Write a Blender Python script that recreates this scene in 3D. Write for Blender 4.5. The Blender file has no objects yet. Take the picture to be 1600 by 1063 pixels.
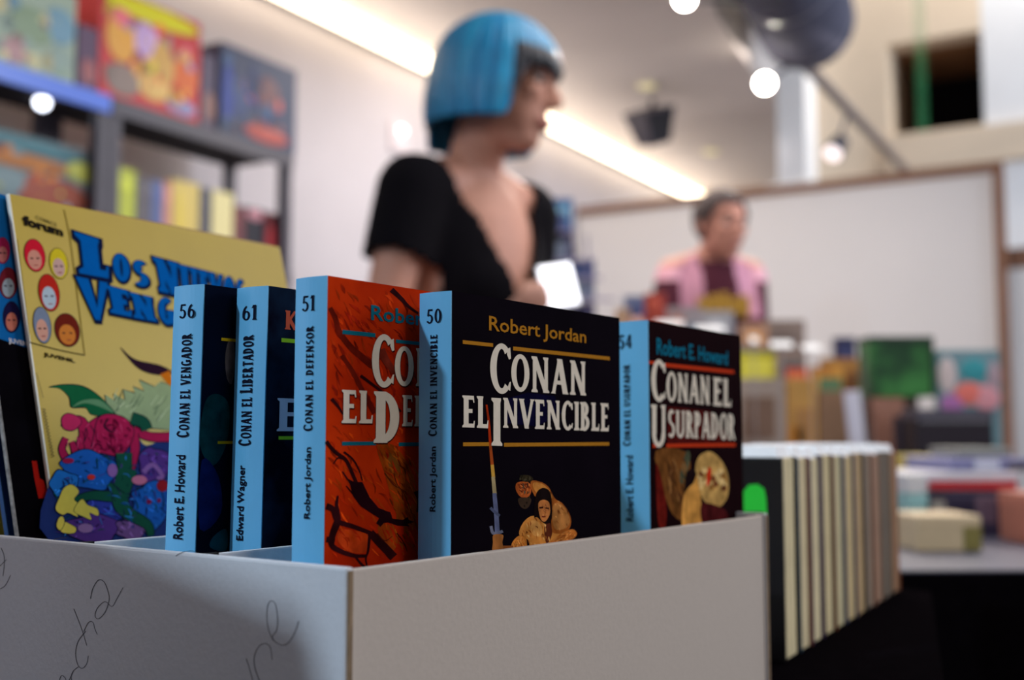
import bpy, bmesh, math, random
from mathutils import Vector, Matrix, noise
random.seed(7)
R = math.radians
scene = bpy.context.scene
COL = scene.collection
# ------------------------------------------------------------------ camera, world, lights, exposure
EYE = 0.875
F = 1800.0
PITCH = R(4.81)
cam_d = bpy.data.cameras.new('camera'); cam = bpy.data.objects.new('camera', cam_d); COL.objects.link(cam)
cam.location = (0, 0, EYE); cam.rotation_euler = (R(90) + PITCH, 0, 0)
cam_d.sensor_width = 36; cam_d.lens = 36 * F / 1600; cam_d.clip_start = 0.02; cam_d.clip_end = 100
cam_d.dof.use_dof = True; cam_d.dof.focus_distance = 0.412; cam_d.dof.aperture_fstop = 6.9
scene.camera = cam
scene.view_settings.view_transform = 'Standard'; scene.view_settings.look = 'None'
scene.view_settings.gamma = 1; scene.view_settings.exposure = 0.0; scene.view_settings.use_curve_mapping = False
try:
    scene.cycles.use_denoising = True; scene.cycles.max_bounces = 6; scene.cycles.sample_clamp_indirect = 6
except Exception: pass
w = bpy.data.worlds.new('world'); scene.world = w; w.use_nodes = True
w.node_tree.nodes['Background'].inputs[0].default_value = (0.80, 0.84, 1.0, 1)
w.node_tree.nodes['Background'].inputs[1].default_value = 0.17

def area(name, loc, target, size, energy, col, sy=None):
    l = bpy.data.lights.new(name, 'AREA'); l.energy = energy; l.color = col; l.size = size
    if sy: l.shape = 'RECTANGLE'; l.size_y = sy
    o = bpy.data.objects.new(name, l); COL.objects.link(o); o.location = loc
    o.rotation_euler = (Vector(target) - Vector(loc)).to_track_quat('-Z', 'Y').to_euler()
    return o
area('window_light', (-1.35, -0.25, 2.0), (-0.05, 0.45, 0.85), 0.07, 21, (0.66, 0.84, 1.0))
area('ceiling_light_near', (0.9, 2.0, 2.4), (0.9, 2.2, 0), 1.2, 26, (1.0, 0.92, 0.86))
area('ceiling_light_mid', (0.5, 4.2, 2.4), (0.6, 4.6, 0), 1.6, 42, (1.0, 0.92, 0.86))
area('hall_daylight', (6.0, 2.2, 3.2), (2.2, 5.5, 1.2), 2.0, 260, (0.80, 0.88, 1.0))
area('hall_lamp_warm', (3.2, 6.2, 5.0), (3.0, 8.5, 3.5), 1.2, 100, (1.0, 0.91, 0.80))
area('rear_daylight', (-1.3, 1.1, 2.9), (-1.0, 3.6, 1.5), 0.8, 9, (0.9, 0.93, 1.0))
area('left_fill', (-1.6, 0.3, 1.3), (-0.1, 0.35, 0.8), 0.9, 3.6, (0.72, 0.80, 1.0))
area('aisle_lamp', (1.2, -0.6, 1.9), (0.5, 0.9, 0.8), 0.6, 9.5, (1.0, 0.90, 0.80))

_rx = Vector((math.sin(R(30)), math.cos(R(30)), 0)); _ry = Vector((-math.cos(R(30)), math.sin(R(30)), 0)); _c = _rx * 3.4 + _ry * 2.60 + Vector((0, 0, 2.25))
wash = area('cove_wash', _c, _c - _ry * 1.0 + Vector((0, 0, 0.9)), 7.2, 13, (1.0, 0.90, 0.78), 0.08)
_m = Matrix((_rx, _ry, Vector((0, 0, 1)))).transposed(); _z = (_c - (_c - _ry * 1.0 + Vector((0, 0, .9)))).normalized(); _y = _z.cross(_rx)
wash.rotation_euler = Matrix((_rx, _y, _z)).transposed().to_euler()
# ------------------------------------------------------------------ projection helpers
CP, SP = math.cos(PITCH), math.sin(PITCH)
def ray(px, py):
    u = (px - 800) / F; v = -(py - 531.5) / F
    return Vector((u, CP - v * SP, SP + v * CP))
def at(px, py, D):
    r = ray(px, py); r *= D / r.y
    return Vector((r.x, r.y, r.z + EYE))
ZC = Vector((0, 0, EYE))

# ------------------------------------------------------------------ materials
def lin(c):
    return tuple((x / 255 / 12.92 if x / 255 <= 0.04045 else ((x / 255 + 0.055) / 1.055) ** 2.4) for x in c[:3])
MATS = {}
def mat(key, col=(128, 128, 128), rough=0.6, spec=0.3, vary=0.0, scale=40, bump=0.0, emit=0.0, metal=0.0, attr=False, coat=0.0, stretch=None, trans=0.0, col2=None):
    if key in MATS: return MATS[key]
    m = bpy.data.materials.new(key); m.use_nodes = True; nt = m.node_tree; b = nt.nodes['Principled BSDF']
    b.inputs['Roughness'].default_value = rough; b.inputs['Metallic'].default_value = metal
    b.inputs['Specular IOR Level'].default_value = spec; b.inputs['Coat Weight'].default_value = coat
    if spec <= .06: b.inputs['IOR'].default_value = 1.08
    b.inputs['Coat Roughness'].default_value = 0.15
    c = (*lin(col), 1)
    tc = nt.nodes.new('ShaderNodeTexCoord'); mp = nt.nodes.new('ShaderNodeMapping'); nt.links.new(tc.outputs['Object'], mp.inputs[0])
    if stretch: mp.inputs['Scale'].default_value = stretch
    nz = nt.nodes.new('ShaderNodeTexNoise'); nz.inputs['Scale'].default_value = scale; nz.inputs['Detail'].default_value = 5
    nt.links.new(mp.outputs[0], nz.inputs['Vector'])
    mix = nt.nodes.new('ShaderNodeMix'); mix.data_type = 'RGBA'; mix.blend_type = 'MULTIPLY' if col2 is None else 'MIX'
    if attr:
        at_ = nt.nodes.new('ShaderNodeAttribute'); at_.attribute_name = 'Col'; nt.links.new(at_.outputs['Color'], mix.inputs[6])
    else: mix.inputs[6].default_value = c
    if col2 is not None:
        mix.inputs[7].default_value = (*lin(col2), 1)
        rp = nt.nodes.new('ShaderNodeMapRange'); rp.inputs[1].default_value = 0.38; rp.inputs[2].default_value = 0.62
        nt.links.new(nz.outputs[0], rp.inputs[0]); nt.links.new(rp.outputs[0], mix.inputs[0])
    else:
        mix.inputs[0].default_value = 1.0
        rp = nt.nodes.new('ShaderNodeMapRange'); rp.inputs[1].default_value = 0.3; rp.inputs[2].default_value = 0.7
        rp.inputs[3].default_value = 1 - vary; rp.inputs[4].default_value = 1 + vary * 0.4
        nt.links.new(nz.outputs[0], rp.inputs[0])
        cc = nt.nodes.new('ShaderNodeCombineColor')
        for i in range(3): nt.links.new(rp.outputs[0], cc.inputs[i])
        nt.links.new(cc.outputs[0], mix.inputs[7])
    nt.links.new(mix.outputs[2], b.inputs['Base Color'])
    if bump:
        bp = nt.nodes.new('ShaderNodeBump'); bp.inputs['Strength'].default_value = bump; bp.inputs['Distance'].default_value = 0.001
        nt.links.new(nz.outputs[0], bp.inputs['Height']); nt.links.new(bp.outputs[0], b.inputs['Normal'])
    if emit:
        b.inputs['Emission Color'].default_value = c; b.inputs['Emission Strength'].default_value = emit
    if trans: b.inputs['Transmission Weight'].default_value = trans
    MATS[key] = m; return m
def cm(col, rough=0.5, vary=0.08, scale=60, coat=0.0):
    return mat('paint_%d_%d_%d_%d' % (*col[:3], int(rough * 10)), col, rough, 0.3, vary, scale, coat=coat)
PRINT = mat('printed_ink', rough=0.55, spec=0.06, vary=0.06, scale=300, attr=True)
PRINT_PAINT = mat('painted_print', rough=0.5, spec=0.06, vary=0.5, scale=160, attr=True)
MATTE_ATTR = mat('dyed_cloth', rough=0.9, spec=0.1, vary=0.15, scale=120, attr=True)

# ------------------------------------------------------------------ object helpers
WM = {}
def setp(o, label=None, cat=None, group=None, kind=None):
    if label: o['label'] = label
    if cat: o['category'] = cat
    if group: o['group'] = group
    if kind: o['kind'] = kind
    return o
def thing(name, loc, label, cat, group=None):
    o = bpy.data.objects.new(name, None); COL.objects.link(o); o.location = loc; o.empty_display_size = 0.05
    WM[o.name] = Matrix.Translation(Vector(loc)); return setp(o, label, cat, group)
def ME(name, verts, faces, m, parent=None, smooth=False, cols=None):
    vs = [Vector(v) for v in verts]
    lo = Vector((min(v.x for v in vs), min(v.y for v in vs), min(v.z for v in vs)))
    hi = Vector((max(v.x for v in vs), max(v.y for v in vs), max(v.z for v in vs)))
    org = Vector(((lo.x + hi.x) / 2, (lo.y + hi.y) / 2, lo.z))
    me = bpy.data.meshes.new(name); me.from_pydata([v - org for v in vs], [], faces); me.update()
    if cols:
        a = me.color_attributes.new('Col', 'FLOAT_COLOR', 'CORNER')
        for p, c in zip(me.polygons, cols):
            for li in p.loop_indices: a.data[li].color = (*lin(c), 1)
    if smooth: me.shade_smooth()
    me.materials.append(m)
    o = bpy.data.objects.new(name, me); COL.objects.link(o); o.location = org
    WM[o.name] = Matrix.Translation(org)
    if parent: o.parent = parent; o.matrix_parent_inverse = WM[parent.name].inverted()
    return o
def frame(origin, ex, ey=None):
    ex = Vector(ex).normalized(); ez = Vector((0, 0, 1)) if ey is None else None
    if ey is None: ey = ez.cross(ex)
    else: ey = Vector(ey).normalized(); ez = ex.cross(ey)
    M = Matrix((( ex.x, ey.x, ez.x, origin[0]), (ex.y, ey.y, ez.y, origin[1]), (ex.z, ey.z, ez.z, origin[2]), (0, 0, 0, 1)))
    return M
WORLD = Matrix.Identity(4)
class MB:
    def __init__(s, M=WORLD): s.v = []; s.f = []; s.M = M
    def add(s, vs, fs, M=None):
        M = s.M if M is None else M; n = len(s.v)
        s.v += [M @ Vector(v) for v in vs]; s.f += [tuple(i + n for i in f) for f in fs]; return s
    def box(s, x0, x1, y0, y1, z0, z1, b=0.0, M=None):
        bm = bmesh.new(); bmesh.ops.create_cube(bm, size=1)
        for v in bm.verts: v.co = Vector(((x0 + x1) / 2 + v.co.x * (x1 - x0), (y0 + y1) / 2 + v.co.y * (y1 - y0), (z0 + z1) / 2 + v.co.z * (z1 - z0)))
        if b: bmesh.ops.bevel(bm, geom=bm.edges[:], offset=b, segments=2, profile=0.6, affect='EDGES')
        vs = [v.co.copy() for v in bm.verts]; fs = [[v.index for v in f.verts] for f in bm.faces]; bm.free()
        return s.add(vs, fs, M)
    def tube(s, pts, rad, n=10, M=None, cap=True):
        pts = [Vector(p) for p in pts]; rad = rad if isinstance(rad, (list, tuple)) else [rad] * len(pts)
        vs = []; fs = []
        for i, p in enumerate(pts):
            d = (pts[min(i + 1, len(pts) - 1)] - pts[max(i - 1, 0)]).normalized()
            a = d.orthogonal().normalized() if i == 0 else (a - d * a.dot(d)).normalized()
            b_ = d.cross(a)
            for k in range(n):
                t = 2 * math.pi * k / n; vs.append(p + (a * math.cos(t) + b_ * math.sin(t)) * rad[i])
        for i in range(len(pts) - 1):
            for k in range(n): fs.append((i * n + k, i * n + (k + 1) % n, (i + 1) * n + (k + 1) % n, (i + 1) * n + k))
        if cap: fs.append(tuple(range(n))[::-1]); fs.append(tuple((len(pts) - 1) * n + k for k in range(n)))
        return s.add(vs, fs, M)
    def ell(s, c, r, n=16, m=10, M=None, rot=None):
        c = Vector(c); vs = []; fs = []
        for j in range(1, m):
            ph = math.pi * j / m
            for k in range(n):
                t = 2 * math.pi * k / n
                v = Vector((r[0] * math.sin(ph) * math.cos(t), r[1] * math.sin(ph) * math.sin(t), r[2] * math.cos(ph)))
                if rot: v = rot @ v
                vs.append(c + v)
        for v in (Vector((0, 0, r[2])), Vector((0, 0, -r[2]))): vs.append(c + (rot @ v if rot else v))
        T, B = len(vs) - 2, len(vs) - 1
        for j in range(m - 2):
            for k in range(n): fs.append((j * n + k, (j + 1) * n + k, (j + 1) * n + (k + 1) % n, j * n + (k + 1) % n))
        for k in range(n): fs.append((T, k, (k + 1) % n)); fs.append((B, (m - 2) * n + (k + 1) % n, (m - 2) * n + k))
        return s.add(vs, fs, M)
    def build(s, name, m, parent=None, smooth=False, cols=None): return ME(name, s.v, s.f, m, parent, smooth, cols)
def B1(name, M, d, m, parent=None, b=0.0): return MB(M).box(*d, b=b).build(name, m, parent)
def voxel(mb, size, smooth_it=4):
    me = bpy.data.meshes.new('tmp'); me.from_pydata(mb.v, [], mb.f)
    o = bpy.data.objects.new('tmp', me); COL.objects.link(o)
    md = o.modifiers.new('r', 'REMESH'); md.mode = 'VOXEL'; md.voxel_size = size
    sm = o.modifiers.new('s', 'SMOOTH'); sm.iterations = smooth_it; sm.factor = 0.6
    dg = bpy.context.evaluated_depsgraph_get(); dg.update()
    e = bpy.data.meshes.new_from_object(o.evaluated_get(dg))
    vs = [v.co.copy() for v in e.vertices]; fs = [tuple(p.vertices) for p in e.polygons]
    bpy.data.objects.remove(o); bpy.data.meshes.remove(me); bpy.data.meshes.remove(e)
    return vs, fs

# ------------------------------------------------------------------ printed planes: a face with its own (u right, v up) axes
class Face:
    def __init__(s, o, eu, ev):
        s.o = Vector(o); s.eu = Vector(eu).normalized(); s.ev = Vector(ev).normalized(); s.n = s.eu.cross(s.ev)
        if s.n.dot(ZC - s.o) < 0: s.n = -s.n
    def P(s, px, py):            # where a sight line through the photograph meets this face
        r = ray(px, py); t = (s.o - ZC).dot(s.n) / r.dot(s.n); d = ZC + r * t - s.o
        return (d.dot(s.eu), d.dot(s.ev))
    def W(s, uv, lift=0.0): return s.o + s.eu * uv[0] + s.ev * uv[1] + s.n * lift
def spline(pts, n=4, closed=True):
    out = []; N = len(pts)
    rng = range(N) if closed else range(N - 1)
    for i in rng:
        p0, p1, p2, p3 = [pts[(i + k) % N] if closed else pts[min(max(i + k, 0), N - 1)] for k in (-1, 0, 1, 2)]
        for j in range(n):
            t = j / n
            out.append(tuple(0.5 * (2 * p1[a] + (p2[a] - p0[a]) * t + (2 * p0[a] - 5 * p1[a] + 4 * p2[a] - p3[a]) * t * t + (3 * p1[a] - p0[a] - 3 * p2[a] + p3[a]) * t ** 3) for a in (0, 1)))
    if not closed: out.append(pts[-1])
    return out
def ribbon(pts, w0, w1=None, n=4, smooth=True):
    if smooth and len(pts) > 2: pts = spline(pts, n, False)
    w1 = w0 if w1 is None else w1; L = []; Rr = []; N = len(pts)
    for i, p in enumerate(pts):
        a = pts[max(i - 1, 0)]; b = pts[min(i + 1, N - 1)]; dx, dy = b[0] - a[0], b[1] - a[1]; l = math.hypot(dx, dy) or 1
        w = (w0 + (w1 - w0) * i / (N - 1)) / 2; L.append((p[0] - dy / l * w, p[1] + dx / l * w)); Rr.append((p[0] + dy / l * w, p[1] - dx / l * w))
    return [[L[i], L[i + 1], Rr[i + 1], Rr[i]] for i in range(N - 1)]
def inside(p, poly):
    c = False; n = len(poly); j = n - 1
    for i in range(n):
        if (poly[i][1] > p[1]) != (poly[j][1] > p[1]) and p[0] < (poly[j][0] - poly[i][0]) * (p[1] - poly[i][1]) / (poly[j][1] - poly[i][1]) + poly[i][0]: c = not c
        j = i
    return c
class Print:
    """flat ink shapes on a face; each later shape lies a hair above the earlier ones"""
    def __init__(s, face, lift=0.00006): s.F = face; s.v = []; s.f = []; s.c = []; s.lift = lift
    def uvpoly(s, pts, col, step=2e-6):
        bm = bmesh.new(); vs = [bm.verts.new((p[0], p[1], 0)) for p in pts]
        try:
            f = bm.faces.new(vs)
            if len(pts) > 4: bmesh.ops.triangulate(bm, faces=[f])
        except Exception: bm.free(); return
        bm.verts.index_update(); n = len(s.v)
        s.v += [s.F.W((v.co.x, v.co.y), s.lift) for v in bm.verts]
        for f in bm.faces: s.f.append(tuple(v.index + n for v in f.verts)); s.c.append(col)
        bm.free(); s.lift += step
    def poly(s, pxs, col, z=None, smooth=False, edge=None, ew=1.5):
        if z: pxs = [(z[0] + x / z[2], z[1] + y / z[2]) for x, y in pxs]
        if smooth: pxs = spline(pxs)
        uv = [s.F.P(*p) for p in pxs]
        if edge:
            cx = sum(p[0] for p in uv) / len(uv); cy = sum(p[1] for p in uv) / len(uv); k = ew * 0.00025
            big = []
            for x, y in uv:
                l = math.hypot(x - cx, y - cy) or 1; big.append((x + (x - cx) / l * k, y + (y - cy) / l * k))
            s.uvpoly(big, edge)
        s.uvpoly(uv, col)
    def dabs(s, poly, z, tones, n, L, w, ang, spread=.5, seed=1):
        rs = random.Random(seed); xs = [p[0] for p in poly]; ys = [p[1] for p in poly]; k = 0
        for _ in range(n * 6):
            p = (rs.uniform(min(xs), max(xs)), rs.uniform(min(ys), max(ys))); a = ang + rs.uniform(-spread, spread); l = L * rs.uniform(.5, 1.3)
            q = (p[0] + math.cos(a) * l, p[1] + math.sin(a) * l); m_ = ((p[0] + q[0]) / 2 + rs.uniform(-.15, .15) * l, (p[1] + q[1]) / 2 + rs.uniform(-.15, .15) * l)
            if not (inside(p, poly) and inside(q, poly)): continue
            c = rs.choice(tones); f_ = rs.uniform(.85, 1.15); wd = w * rs.uniform(.5, 1.2)
            pts = [p, m_, q, (m_[0] + math.sin(a) * wd, m_[1] - math.cos(a) * wd)]
            s.uvpoly([s.F.P(z[0] + x / z[2], z[1] + y / z[2]) for x, y in spline(pts, 2)], tuple(int(min(255, v * f_)) for v in c), 1.2e-7); k += 1
            if k >= n: break
    def line(s, pxs, w, col, z=None, w1=None):
        if z: pxs = [(z[0] + x / z[2], z[1] + y / z[2]) for x, y in pxs]; w = w / z[2]; w1 = w1 / z[2] if w1 is not None else None
        for q in ribbon(pxs, w, w1): s.uvpoly([s.F.P(*p) for p in q], col, 0)
        s.lift += 2e-6
    def glyphs(s, polys, box, quad_uv, col):
        """polys in box (x0,x1,y0,y1) mapped into uv quad (TL,TR,BR,BL)"""
        x0, x1, y0, y1 = box; TL, TR, BR, BL = quad_uv
        for g in polys:
            out = []
            for x, y in g:
                a = (x - x0) / (x1 - x0); b = (y - y0) / (y1 - y0)
                out.append(tuple((BL[k] * (1 - a) + BR[k] * a) * (1 - b) + (TL[k] * (1 - a) + TR[k] * a) * b for k in (0, 1)))
            s.uvpoly(out, col, 4e-7)
        s.lift += 2e-6
    def build(s, name, parent, m=None):
        if not s.v: return
        if name.endswith('_rules'):
            for f, c in zip(s.f, s.c): ME(name[:-1], [s.v[i] for i in f], [tuple(range(len(f)))], m or PRINT, parent, cols=[c])
            return
        return ME(name, s.v, s.f, m or PRINT, parent, cols=s.c)

# ---- flared-serif capitals drawn as strokes
def glyph(ch, w=0.2, e=0.0, slab=1.0):
    """polygons for one capital (unit height) and its advance; w stem width, e outline growth"""
    P_ = []; t = w * 0.62
    def stem(x, y0=0.0, y1=1.0, ww=None, f0=1, f1=1):
        ww = (ww or w); h = ww / 2 + e; s_ = 0.055 * slab + 0.0; k = 0.10
        a, b = y0 - e, y1 + e
        P_.append([(x - h - (s_ if f0 else 0), a), (x + h + (s_ if f0 else 0), a), (x + h + (s_ if f0 else 0), a + 0.045 * slab + 2 * e), (x + h, a + k * slab + 2 * e), (x + h, b - k * slab - 2 * e), (x + h + (s_ * .3 if f1 else 0), b - 0.045 * slab - 2 * e), (x + h + (s_ * .3 if f1 else 0), b), (x - h - (s_ if f1 else 0), b), (x - h - (s_ if f1 else 0), b - 0.045 * slab - 2 * e), (x - h, b - k * slab - 2 * e), (x - h, a + k * slab + 2 * e), (x - h - (s_ if f0 else 0), a + 0.045 * slab + 2 * e)])
    def bar(y, x0, x1, tick=0, tt=None):
        h = (tt or t) / 2 + e
        P_.append([(x0 - e, y - h), (x1 + e, y - h), (x1 + e, y + h), (x0 - e, y + h)])
        if tick: 
            lo, hi = (y - h, y + h + 0.09 * tick) if tick > 0 else (y - h + 0.09 * tick, y + h)
            P_.append([(x1 - 0.07 - e, y - h if tick > 0 else y + h), (x1 - 0.02 - e, lo if tick < 0 else hi), (x1 + 0.02 + e, lo if tick < 0 else hi), (x1 + e, y - h if tick > 0 else y + h)])
    def diag(xa, ya, xb, yb, ww=None):
        h = (ww or w) / 2 * 1.08 + e
        P_.append([(xa - h, ya), (xa + h, ya), (xb + h, yb), (xb - h, yb)])
    def oval(cx, cy, rx, ry, a0=0, a1=360, ws=None, wt=None, n=26):
        ws = ws or w; wt = wt or w * 0.6
        for i in range(n):
            q = []
            for a, o_ in ((i, 1), (i + 1, 1), (i + 1, -1), (i, -1)):
                th = R(a0 + (a1 - a0) * a / n); 
                q.append((cx + math.cos(th) * (rx + e if o_ > 0 else rx - ws - e), cy + math.sin(th) * (ry + e if o_ > 0 else ry - wt - e)))
            P_.append(q)
    A = 0.6
    if ch == 'C': oval(.34, .5, .34, .52, 48, 312); P_.append([(.50 - e, .80), (.56, .70 - e), (.62 + e, .72), (.60 + e, .95 + e), (.52, .92)]); P_.append([(.50, .10), (.60 + e, .06 - e), (.62 + e, .25 + e), (.58, .24 + e)]); A = .64
    elif ch == 'G': oval(.36, .5, .36, .52, 48, 330); stem(.60, 0.05, .48, f0=0); bar(.45, .45, .72); A = .74
    elif ch == 'O' or ch == 'Q': oval(.36, .5, .36, .52); A = .74
    elif ch == 'N': stem(.14, ww=w * .72); stem(.62, ww=w * .72); diag(.13, 1.0 + e, .62, 0 - e, w * .95); A = .78
    elif ch == 'M': stem(.12, ww=w * .72); stem(.78, ww=w * .9); diag(.13, 1 + e, .45, 0 - e, w * .9); diag(.78, 1 + e, .45, -e, w * .7); A = .92
    elif ch == 'A': diag(.10, -e, .36, 1 + e, w * .65); diag(.62, -e, .36, 1 + e, w * 1.05); bar(.32, .18, .52, tt=t * .9); P_.append([(.0, -e), (.2, -e), (.17, .05 + e), (.03, .05 + e)]); P_.append([(.50, -e), (.76, -e), (.73, .05 + e), (.53, .05 + e)]); A = .76
    elif ch == 'E': stem(.14); bar(1 - t / 2, .14, .46, -1); bar(.52, .14, .40); bar(t / 2, .14, .48, 1); A = .55
    elif ch == 'F': stem(.14); bar(1 - t / 2, .14, .46, -1); bar(.50, .14, .40); A = .50
    elif ch == 'L': stem(.14); bar(t / 2, .14, .46, 1.4); A = .52
    elif ch == 'I': stem(.16); A = .32
    elif ch == 'J': stem(.22, .1); P_.append([(.0, -.05), (.15, -.08), (.32, .1), (.12, .15)]); A = .38
    elif ch == 'T': stem(.32, f1=0); bar(1 - t / 2, .03, .61, -1); A = .62
    elif ch == 'V': diag(.08, 1 + e, .36, -e, w * 1.0); diag(.64, 1 + e, .36, -e, w * .65); P_.append([(-.05, 1 + e), (.24, 1 + e), (.21, .95 - e), (-.02, .95 - e)]); P_.append([(.52, 1 + e), (.76, 1 + e), (.73, .95 - e), (.55, .95 - e)]); A = .74
    elif ch == 'B': stem(.14); oval(.2, .75, .28, .27, -90, 90, wt=t); oval(.2, .27, .33, .29, -90, 90, wt=t); bar(1 - t / 2, .14, .22); bar(.51, .14, .22); bar(t / 2, .14, .22); A = .60
    elif ch == 'D': stem(.14); oval(.2, .5, .42, .5, -90, 90, wt=t); bar(1 - t / 2, .14, .22); bar(t / 2, .14, .22); A = .70
    elif ch in 'PR':
        stem(.14); oval(.2, .72, .30, .29, -90, 90, wt=t); bar(1 - t / 2, .14, .22); bar(.46, .14, .22)
        if ch == 'R': diag(.28, .46, .55, -e, w * .9); A = .64
        else: A = .56
    elif ch == 'U': stem(.14, .3, 1, f0=0); stem(.58, .3, 1, ww=w * .75, f0=0); oval(.35, .32, .31, .34, 180, 360, ws=w * .9); A = .74
    elif ch == 'S': oval(.29, .74, .25, .28, 40, 270, ws=w * .9); oval(.27, .26, .28, .28, -140, 90, ws=w * .9); A = .58
    elif ch == 'K': stem(.14); diag(.52, 1 + e, .2, .48, w * .7); diag(.22, .56, .56, -e, w); A = .66
    elif ch == '.': P_.append([(.05, 0), (.19, 0), (.19, .16), (.05, .16)]); A = .24
    elif ch == ' ': A = .32
    elif ch == '0': oval(.30, .5, .29, .51, ws=w * .95, wt=w * .5); A = .62
    elif ch == '1': stem(.22); diag(.05, .80, .17, .98, w * .6); A = .42
    elif ch == '4': diag(.10, .28, .38, 1.0, w * .6); bar(.27, .04, .60); stem(.42, f1=0); A = .64
    elif ch == '5': bar(1 - t / 2, .12, .50, 0); diag(.10, .52, .15, .98, w * .6); oval(.24, .31, .31, .32, -150, 100, ws=w * .95, wt=w * .5); A = .60
    elif ch == '6': oval(.30, .31, .29, .32, ws=w * .9, wt=w * .5); oval(.42, .40, .41, .60, 105, 195, ws=w * .9, wt=w * .5); A = .62
    return P_, A
def caps(txt, w=0.2, e=0.0, slab=1.0, gap=0.05, small=None):
    """small: every letter but a leading one of each capital-marked word at this scale; '^' marks a full-size letter"""
    out = []; x = 0.0; big = small is None; 
    for ch in txt:
        if ch == '^': big = True; continue
        sc = 1.0 if (small is None or big) else small
        if small is not None: big = False
        g, a = glyph(ch, w, e, slab)
        for p in g: out.append([(x + q[0] * sc, q[1] * sc) for q in p])
        x += (a + gap) * sc
    return out, (0, x - gap, 0, 1)
_fc = bpy.data.curves.new('lettering_source', 'FONT'); _fo = bpy.data.objects.new('lettering_source', _fc); COL.objects.link(_fo)
def sans(txt, bold=0.02):
    _fc.body = txt; _fc.offset = bold; _fc.resolution_u = 2
    dg = bpy.context.evaluated_depsgraph_get(); dg.update()
    me = bpy.data.meshes.new_from_object(_fo.evaluated_get(dg))
    V = [(v.co.x, v.co.y) for v in me.vertices]; P_ = [[V[i] for i in p.vertices] for p in me.polygons]
    bpy.data.meshes.remove(me)
    return P_, (min(v[0] for v in V), max(v[0] for v in V), min(v[1] for v in V), max(v[1] for v in V))
def text_h(pr, gl, xl, yt, yb, col, xr=None, w=None, off=(0, 0)):
    """horizontal line of lettering: left px, top px, bottom px at the left end; right end from px or width in metres"""
    u0, v1 = pr.F.P(xl, yt); _, v0 = pr.F.P(xl, yb)
    u1 = u0 + w if w else pr.F.P(xr, (yt + yb) / 2)[0]
    u0 += off[0]; u1 += off[0]; v0 += off[1]; v1 += off[1]
    pr.glyphs(gl[0], gl[1], ((u0, v1), (u1, v1), (u1, v0), (u0, v0)), col)
def text_q(pr, gl, TL, TR, BR, BL, col): pr.glyphs(gl[0], gl[1], [pr.F.P(*p) for p in (TL, TR, BR, BL)], col)
def text_up(pr, gl, xl, xr, y_start, y_end, col):
    """lettering that reads upwards on a spine"""
    ym = (y_start + y_end) / 2; uL = pr.F.P(xl, ym)[0]; uR = pr.F.P(xr, ym)[0]
    vs = pr.F.P((xl + xr) / 2, y_start)[1]; ve = pr.F.P((xl + xr) / 2, y_end)[1]
    pr.glyphs(gl[0], gl[1], ((uL, vs), (uL, ve), (uR, ve), (uR, vs)), col)

# ================================================================== the room (axes turned 30 degrees from the view)
RX = Vector((math.sin(R(30)), math.cos(R(30)), 0)); RY = Vector((-math.cos(R(30)), math.sin(R(30)), 0))
ROOM = frame((0, 0, 0), RX, RY)
def rxy(px, D):
    p = at(px, 683, D); return p.dot(RX), p.dot(RY)
HC = EYE + 1.60; WY = 2.75; BX = 7.3
m_wall = mat('wall_paint', (186, 180, 184), 0.85, 0.2, 0.05, 3)
m_ceil = mat('ceiling_paint', (214, 204, 198), 0.9, 0.1, 0.05, 2)
m_floor = mat('floor_concrete', (92, 86, 84), 0.6, 0.3, 0.25, 4)
m_cream = mat('cream_hall_wall', (222, 204, 182), 0.85, 0.2, 0.06, 3)
m_white = mat('white_plaster', (232, 234, 238), 0.8, 0.2, 0.04, 3)
o = B1('floor', ROOM, (-3, 12, -6, 4, -0.05, 0), m_floor); setp(o, kind='structure')
o = B1('wall_left', ROOM, (-1.2, BX, WY, WY + 0.15, 0, HC), m_wall); setp(o, kind='structure')
# low ceiling with a free edge, then the tall hall behind it
p = at(1216, 296, 7.44); e1 = Vector((p.x, p.y)); q = at(1120, 0, 4.2); e2 = Vector((q.x, q.y))
c0 = RX * -1.2 + RY * WY; c1 = RX * BX + RY * WY; c3 = Vector((1.0, -0.6, 0))
k1 = e1.x / e1.y
pl = [(c0.x, c0.y), (c1.x, c1.y), (e1.x, e1.y), (5.15 * k1, 5.15), (5.0 * .215, 5.0), (4.2 * .18, 4.2), (0.35, 1.2), (c3.x - 2.5, c3.y)]
vs = [(x, y, HC) for x, y in pl] + [(x, y, HC + 0.3) for x, y in pl]; n = len(pl)
o = ME('ceiling', vs, [tuple(range(n)), tuple(range(n, 2 * n))[::-1]] + [(i, (i + 1) % n, (i + 1) % n + n, i + n) for i in range(n)], m_ceil)
setp(o, kind='structure')
def ux(px, py): return (px - 800) / F / (CP + (py - 531.5) / F * SP)
def Lb(px, py=200):   # room-Y on the back wall seen at this column
    u = ux(px, py); D = BX / (u * .5 + .8660254); return D * (-.8660254 * u + .5)
TOP = 6.2
mb = MB(ROOM)
def hz(py, px): # height on the back wall plane seen at this pixel
    u = ux(px, py); D = BX / (u * .5 + .8660254); return at(px, py, D).z
yl, yr = Lb(1388, 130), Lb(1536, 130); z0, z1 = hz(203, 1460), hz(58, 1460)
mb.box(BX, BX + .2, Lb(1216), WY + .15, 0, TOP); mb.box(BX, BX + .2, yl, Lb(1216), 0, TOP); mb.box(BX, BX + .2, yr, yl, 0, z0); mb.box(BX, BX + .2, yr, yl, z1, TOP)
o = mb.build('wall_back', m_cream); setp(o, kind='structure')
o = MB(ROOM).box(BX, BX + .2, -5.5, yr, 0, TOP).build('wall_back_right', m_white); setp(o, kind='structure')
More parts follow.
